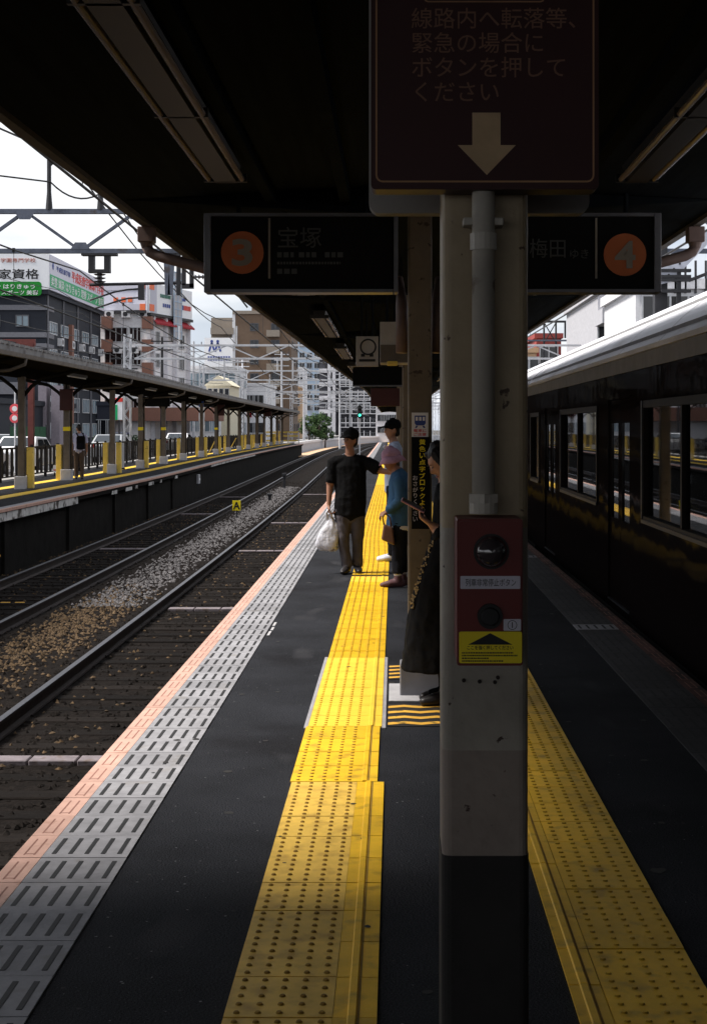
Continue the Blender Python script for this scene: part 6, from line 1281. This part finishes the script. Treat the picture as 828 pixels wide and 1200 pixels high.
# 1: man in black T-shirt walking towards the camera, arm out towards the woman in the pink hat
x, y = -.50, 16.5; o = V(x, y, 0)
P1 = empty('person', o, 'person in black T-shirt and cap carrying a white plastic bag, arm stretched to the right', 'person')
B = Body(); C = lambda a, b, c: o + V(a, b, c)
B.loft([C(0, .01, .66), C(.005, 0, .85), C(.005, .005, 1.02), C(0, .01, 1.20), C(0, .015, 1.29)], [(.182, .135), (.178, .135), (.176, .125), (.185, .118), (.105, .085)], 'cloth_black')
B.loft([C(-.16, .01, 1.26), C(0, .01, 1.275), C(.16, .01, 1.265)], [(.062, .062), (.075, .07), (.062, .062)], 'cloth_black', side=(0, 1, 0))
B.loft([C(0, .01, 1.28), C(0, -.01, 1.40)], [.056, .052], 'skin_old')
for s_, kn, an in ((-1, C(-.075, -.03, .40), C(-.035, -.03, .09)), (1, C(.085, .02, .40), C(.085, .05, .09))):
    B.loft([C(.082 * s_, .005, .72), kn.lerp(C(.082 * s_, .005, .72), .5), kn, kn.lerp(an, .5), an], [(.098, .10), (.085, .09), (.068, .074), (.060, .066), (.062, .070)], 'cloth_trouser'); shoe(B, an, (-.25, -1, 0) if s_ < 0 else (.12, -1, 0), 'shoe')
sh, el, wr_ = C(-.185, .01, 1.26), C(-.225, -.005, 1.0), C(-.235, -.03, .775)
B.loft([sh, sh.lerp(el, .85)], [.068, .066], 'cloth_black'); B.loft([sh, el, wr_], [.044, .040, .026], 'skin_old'); hand(B, wr_, (.0, -.05, -1), (1, 0, 0), 1.0, 'skin_old', 1.1)
sh, el, wr_ = C(.185, .01, 1.255), C(.33, -.05, 1.16), C(.45, -.10, 1.135)
B.loft([sh, sh.lerp(el, .85)], [(.072, .068), (.078, .070)], 'cloth_black'); B.loft([sh, el, wr_], [.044, .040, .027], 'skin_old'); hand(B, wr_, (1, -.2, .0), (0, 0, -1), 1.0, 'skin_old', .4, -1)
hc = C(.005, -.01, 1.50); fw = (-.55, -.75, -.15); head(B, P1, hc, fw, (0, -.05, 1), 'skin_old', 'hair', h=.215); cap(P1, hc, fw, (0, -.05, 1), 'cloth_black', .96)
B.build('body', P1)
bagp = C(-.238, -.04, .66)
bag = empty('plastic_bag', bagp - V(0, 0, .41), 'white plastic shopping bag hanging from the hand of the person in black', 'bag')
b = MB(); n = 26; R0 = ((.0, .02, .012), (-.06, .035, .022), (-.11, .07, .05), (-.17, .10, .065), (-.26, .118, .075), (-.34, .122, .075), (-.385, .105, .06), (-.40, .05, .03))
for i, (z, a, c) in enumerate(R0):
    for j in range(n): t = 2 * math.pi * j / n; wv = 1 + (.16 * math.sin(3 * t + i * .9) + .10 * math.sin(7 * t + i * 1.7)) * (1 if i > 1 else .3); b.v.append(tuple(bagp + V(.01 + a * wv * math.cos(t) + .02 * math.sin(i), c * wv * math.sin(t), z + .012 * math.sin(5 * t + i))))
for i in range(len(R0) - 1):
    for j in range(n): j2 = (j + 1) % n; b.f.append((i * n + j, i * n + j2, (i + 1) * n + j2, (i + 1) * n + j)); b.m.append(0)
b.f.append(tuple((len(R0) - 1) * n + j for j in range(n))); b.m.append(0); b.build('sack', 'plastic_bag', bag, smooth=True, fix=True)
for s_ in (-1, 1): MB().path([bagp + V(.02 * s_ + .01, 0, -.06), bagp + V(.026 * s_, -.01, .02), bagp + V(.004 * s_, -.012, .062)], [.018, .014, .012], 8).build('handle', 'plastic_bag', bag, smooth=True)

# 2: tall man in light blue shirt and black cap, facing left
x, y = .0, 18.0; o = V(x, y, 0)
P2 = empty('person', o, 'person in light blue shirt and black cap standing behind the pink hat', 'person')
B = Body(); C = lambda a, b, c: o + V(a, b, c); sd_ = (0, 1, 0)
B.loft([C(.01, 0, .86), C(0, 0, 1.02), C(-.01, 0, 1.18), C(0, 0, 1.34), C(.005, 0, 1.43)], [(.175, .13), (.17, .125), (.175, .12), (.185, .115), (.10, .075)], 'cloth_ltblue', side=sd_)
B.loft([C(0, -.17, 1.38), C(0, 0, 1.40), C(0, .17, 1.38)], [.062, .07, .062], 'cloth_ltblue', side=(1, 0, 0))
B.loft([C(-.005, 0, 1.42), C(-.02, 0, 1.51)], [.055, .052], 'skin')
for s_ in (-1, 1):
    B.loft([C(.0, .085 * s_, .92), C(-.02, .09 * s_, .5), C(-.02, .09 * s_, .09)], [(.095, .10), (.070, .075), (.055, .06)], 'cloth_navy', side=sd_); shoe(B, C(-.02, .09 * s_, .09), (-1, -.1, 0), 'shoe_white', .26)
    sh, el, wr_ = C(0, .20 * s_, 1.37), C(.03, .235 * s_, 1.10), C(-.03, .23 * s_, .86)
    B.loft([sh, sh.lerp(el, .8)], [.066, .062], 'cloth_ltblue'); B.loft([sh, el, wr_], [.042, .038, .026], 'skin'); hand(B, wr_, (-.1, 0, -1), (-1, 0, 0), 1.0, 'skin', .5)
hc = C(-.03, -.01, 1.61); fw = (-1, -.35, -.12); head(B, P2, hc, fw, (-.05, 0, 1), 'skin', 'hair'); cap(P2, hc, fw, (-.05, 0, 1), 'cloth_black', 1.0)
B.build('body', P2)
MB().path([C(-.095, -.06, 1.44), C(-.12, -.0, 1.40), C(-.095, .06, 1.44)], .02, 6).build('collar', 'cloth_lav', P2, smooth=True)

# 3: small older woman, blue jacket and pink bucket hat, facing left
x, y = .055, 15.1; o = V(x, y, 0)
P3 = empty('person', o, 'short person in blue jacket and pink bucket hat beside the second column', 'person')
B = Body(); C = lambda a, b, c: o + V(a, b, c)
B.loft([C(.01, 0, .64), C(.015, 0, .80), C(.02, 0, .95), C(.01, 0, 1.08), C(-.02, 0, 1.17)], [(.17, .155), (.168, .15), (.165, .14), (.165, .125), (.09, .08)], 'cloth_blue', side=sd_)
B.loft([C(-.01, -.14, 1.11), C(0, 0, 1.14), C(-.01, .14, 1.11)], [.062, .07, .062], 'cloth_blue', side=(1, 0, 0))
B.loft([C(.01, 0, .605), C(.01, 0, .655)], [(.166, .150), (.166, .150)], 'sock', side=sd_)
B.loft([C(-.02, 0, 1.15), C(-.06, 0, 1.23)], [.052, .05], 'skin_old')
for s_, dx in ((-1, -.02), (1, .03)):
    B.loft([C(.0, .08 * s_, .66), C(dx * .5 - .01, .085 * s_, .36), C(dx, .085 * s_, .16)], [(.088, .10), (.066, .07), (.056, .062)], 'cloth_navy', side=sd_); B.loft([C(dx, .085 * s_, .17), C(dx, .085 * s_, .09)], [.040, .038], 'sock'); shoe(B, C(dx, .085 * s_, .08), (-1, -.15, 0), 'shoe_plum', .24)
for s_ in (-1, 1):
    sh, el, wr_ = C(-.01, .17 * s_, 1.10), C(.01, .215 * s_, .90), C(-.13, .15 * s_, .775)
    B.loft([sh, el, el.lerp(wr_, .85)], [.068, .060, .048], 'cloth_blue'); B.loft([el, wr_], [.035, .026], 'skin_old'); hand(B, wr_, (-.9, 0, -.45), (0, 0, -1), .92, 'skin_old', .9)
hc = C(-.09, -.0, 1.295); fw = (-.85, -.5, -.35); head(B, P3, hc, fw, (-.18, 0, 1), 'skin_old', 'hair_grey', h=.205); cap(P3, hc, fw, (-.18, 0, 1), 'cloth_pink', 1.0, peak=False, brim=True)
B.build('body', P3)
hbg = empty('handbag', C(-.16, -.17, .46), 'brown leather handbag held by the person in the pink hat', 'bag')
MB().prism_y([(o.x - .19, .50), (o.x - .05, .44), (o.x - .07, .62), (o.x - .165, .66)], o.y - .21, o.y - .13).build('pouch', 'leather', hbg, bevel=.018, fix=True); MB().path([(o.x - .16, o.y - .17, .64), (o.x - .175, o.y - .165, .72), (o.x - .15, o.y - .16, .765), (o.x - .10, o.y - .17, .72), (o.x - .09, o.y - .17, .63)], .008, 8).build('strap', 'leather', hbg, smooth=True)

# 4: woman in a long black dress looking at her phone, facing left, in front of the second column
x, y = .215, 8.70; o = V(x, y, 0)
P4 = empty('person', o, 'person in a long black dress with lace trim, looking down at a pink phone', 'person')
B = Body(); C = lambda a, b, c: o + V(a, b, c)
B.loft([C(.02, 0, .215), C(.02, 0, .42), C(.04, 0, .65), C(.075, 0, .84), C(.105, 0, .98), C(.115, 0, 1.14), C(.11, 0, 1.24), C(.10, 0, 1.30)], [(.200, .198), (.180, .176), (.158, .146), (.150, .118), (.125, .095), (.145, .100), (.15, .09), (.075, .065)], 'cloth_black', side=sd_, flat=True)
B.loft([C(.10, -.135, 1.235), C(.105, 0, 1.26), C(.10, .135, 1.235)], [.055, .062, .055], 'cloth_black', side=(1, 0, 0))
B.loft([C(.10, 0, 1.29), C(.075, 0, 1.37)], [.045, .043], 'skin')
for s_ in (-1, 1): B.loft([C(.06, .07 * s_, .5), C(.085, .075 * s_, .09)], [.055, .034], 'skin'); shoe(B, C(.10, .075 * s_, .06), (-1, -.25, 0), 'shoe', .22)
sh, el, wr_ = C(.105, -.165, 1.225), C(.10, -.21, .985), C(.0, -.20, 1.07)
B.loft([sh, el, el.lerp(wr_, .45)], [.058, .058, .064], 'cloth_black'); B.loft([el, wr_], [.036, .0245], 'skin'); hand(B, wr_, (-.78, .02, .58), (.5, .0, .6), .95, 'skin', .8, 1)
sh, el, wr_ = C(.105, .165, 1.225), C(.14, .20, .97), C(.11, .06, .98)
B.loft([sh, el, el.lerp(wr_, .8)], [.058, .055, .05], 'cloth_black'); B.loft([el, wr_], [.036, .025], 'skin'); hand(B, wr_, (-.8, -.3, .2), (0, 0, 1), .95, 'skin', .6)
hc = C(.072, -.01, 1.435); fw = (-.8, -.25, -.6); up = (-.55, -.05, .85); head(B, P4, hc, fw, up, 'skin', 'hair', 'long', h=.215)
B.build('body', P4, voxel=.0085)
# lace trim down the front edge of the dress
lc = MB()
for k in range(46):
    z = .96 - .38 * k / 45; zz = (.98, .84, .65, .40); cxs = np.interp(-z, [-a for a in zz], (.105, .075, .04, .015)); wd = np.interp(-z, [-a for a in zz], (.125, .150, .165, .185)); dp = np.interp(-z, [-a for a in zz], (.095, .118, .150, .182)); p = C(cxs - dp * .92 - .004, -wd * .40, z)
    for q in range(2): d = V(rnd.uniform(-.012, .014), rnd.uniform(-.02, .01), rnd.uniform(-.008, .008)); lc.obox(p + d, .009, .012, .008, Matrix.Rotation(rnd.random() * 3, 3, 'Y'))
tag(lc.build('lace_trim', 'lace', P4), kind='stuff')
ph = empty('mobile_phone', C(-.10, -.19, 1.14), 'pink mobile phone held up by the person in the black dress', 'phone')
rot = Matrix.Rotation(R(28), 3, 'Y') @ Matrix.Rotation(R(12), 3, 'X'); pc = C(-.108, -.215, 1.185)
MB().obox(pc, .150, .074, .010, rot).build('case', 'phone_pink', ph, bevel=.004); MB().obox(pc + rot @ V(0, 0, .0056), .138, .066, .001, rot).build('screen', 'ink', ph)

# 5: man with a backpack on the opposite platform, seen from behind
x, y = -10.05 + offO(46.7), 47.0; x = at(93, 0, 47).x; o = V(x, y, 0)
P5 = empty('person', o, 'person with a black backpack standing on the opposite platform', 'person')
B = Body(); C = lambda a, b, c: o + V(a, b, c)
B.loft([C(0, 0, .88), C(0, 0, 1.05), C(0, 0, 1.22), C(0, 0, 1.36), C(0, 0, 1.45)], [(.165, .12), (.168, .12), (.18, .12), (.185, .11), (.09, .07)], 'cloth_lav'); B.loft([C(-.17, 0, 1.40), C(0, 0, 1.42), C(.17, 0, 1.40)], [.06, .066, .06], 'cloth_lav', side=(0, 1, 0)); B.loft([C(0, 0, 1.44), C(0, -.01, 1.53)], [.054, .05], 'skin')
for s_ in (-1, 1):
    B.loft([C(.085 * s_, 0, .92), C(.09 * s_, 0, .5), C(.09 * s_, 0, .09)], [.098, .074, .06], 'cloth_brown'); shoe(B, C(.09 * s_, 0, .09), (-.3, 1, 0), 'shoe')
    sh, el, wr_ = C(.195 * s_, 0, 1.39), C(.235 * s_, .0, 1.12), C(.225 * s_, .06, .89); B.loft([sh, sh.lerp(el, .8)], [.064, .06], 'cloth_lav'); B.loft([sh, el, wr_], [.042, .037, .026], 'skin'); hand(B, wr_, (0, .1, -1), (-s_, 0, 0), 1.0, 'skin', .5)
head(B, P5, C(-.02, .01, 1.63), (-.8, .6, -.1), (0, 0, 1), 'skin', 'hair'); B.build('body', P5, voxel=.012)
bpk = empty('backpack', C(.14, -.2, .95), 'black backpack worn by the person on the opposite platform', 'backpack')
MB().prism_y(rrect(o.x + .10, 1.17, .26, .44, .07, 5), y - .30, y - .13).build('sack', 'cloth_black', bpk, bevel=.03, fix=True)
MB().prism_y(rrect(o.x + .10, 1.07, .19, .18, .04, 4), y - .34, y - .295).build('pocket', 'cloth_navy', bpk, bevel=.012, fix=True)
for s_ in (-1, 1): MB().path([C(.10 + .09 * s_, -.13, 1.36), C(.10 * s_ + .03, -.08, 1.475), C(.10 * s_ + .03, .06, 1.47), C(.11 * s_ + .03, .14, 1.3), C(.12 * s_ + .04, .0, 1.0)], .018, 6).build('strap', 'cloth_navy', bpk, smooth=True)

# 6: passenger standing inside the train
x, y = 2.66, 14.2; o = V(x, y, 0)
P6 = empty('person', o, 'dark silhouette of a passenger standing inside the train by the window', 'person')
B = Body(); C = lambda a, b, c: o + V(a, b, c)
B.loft([C(0, 0, .70), C(0, 0, .95), C(0, 0, 1.2), C(0, 0, 1.38), C(0, 0, 1.46)], [(.20, .15), (.185, .135), (.19, .13), (.19, .115), (.095, .075)], 'cloth_black'); B.loft([C(-.175, 0, 1.40), C(0, 0, 1.42), C(.175, 0, 1.40)], [.064, .07, .064], 'cloth_black', side=(0, 1, 0)); B.loft([C(0, 0, 1.44), C(0, 0, 1.52)], [.054, .05], 'skin')
for s_ in (-1, 1):
    B.loft([C(.085 * s_, 0, .9), C(.09 * s_, 0, .5), C(.09 * s_, 0, .09)], [.10, .075, .06], 'cloth_navy'); shoe(B, C(.09 * s_, 0, .09), (.3, -1, 0), 'shoe')
    sh, el, wr_ = C(.195 * s_, 0, 1.39), C(.24 * s_, .02, 1.11), C(.2 * s_, -.1, .92); B.loft([sh, el, el.lerp(wr_, .9)], [.066, .058, .046], 'cloth_black'); B.loft([el, wr_], [.035, .026], 'skin'); hand(B, wr_, (0, -.4, -1), (-s_, 0, 0), 1.0, 'skin', .6)
head(B, P6, C(0, -.01, 1.62), (.4, -.9, -.2), (0, 0, 1), 'skin', 'hair', 'long'); B.build('body', P6, voxel=.012)
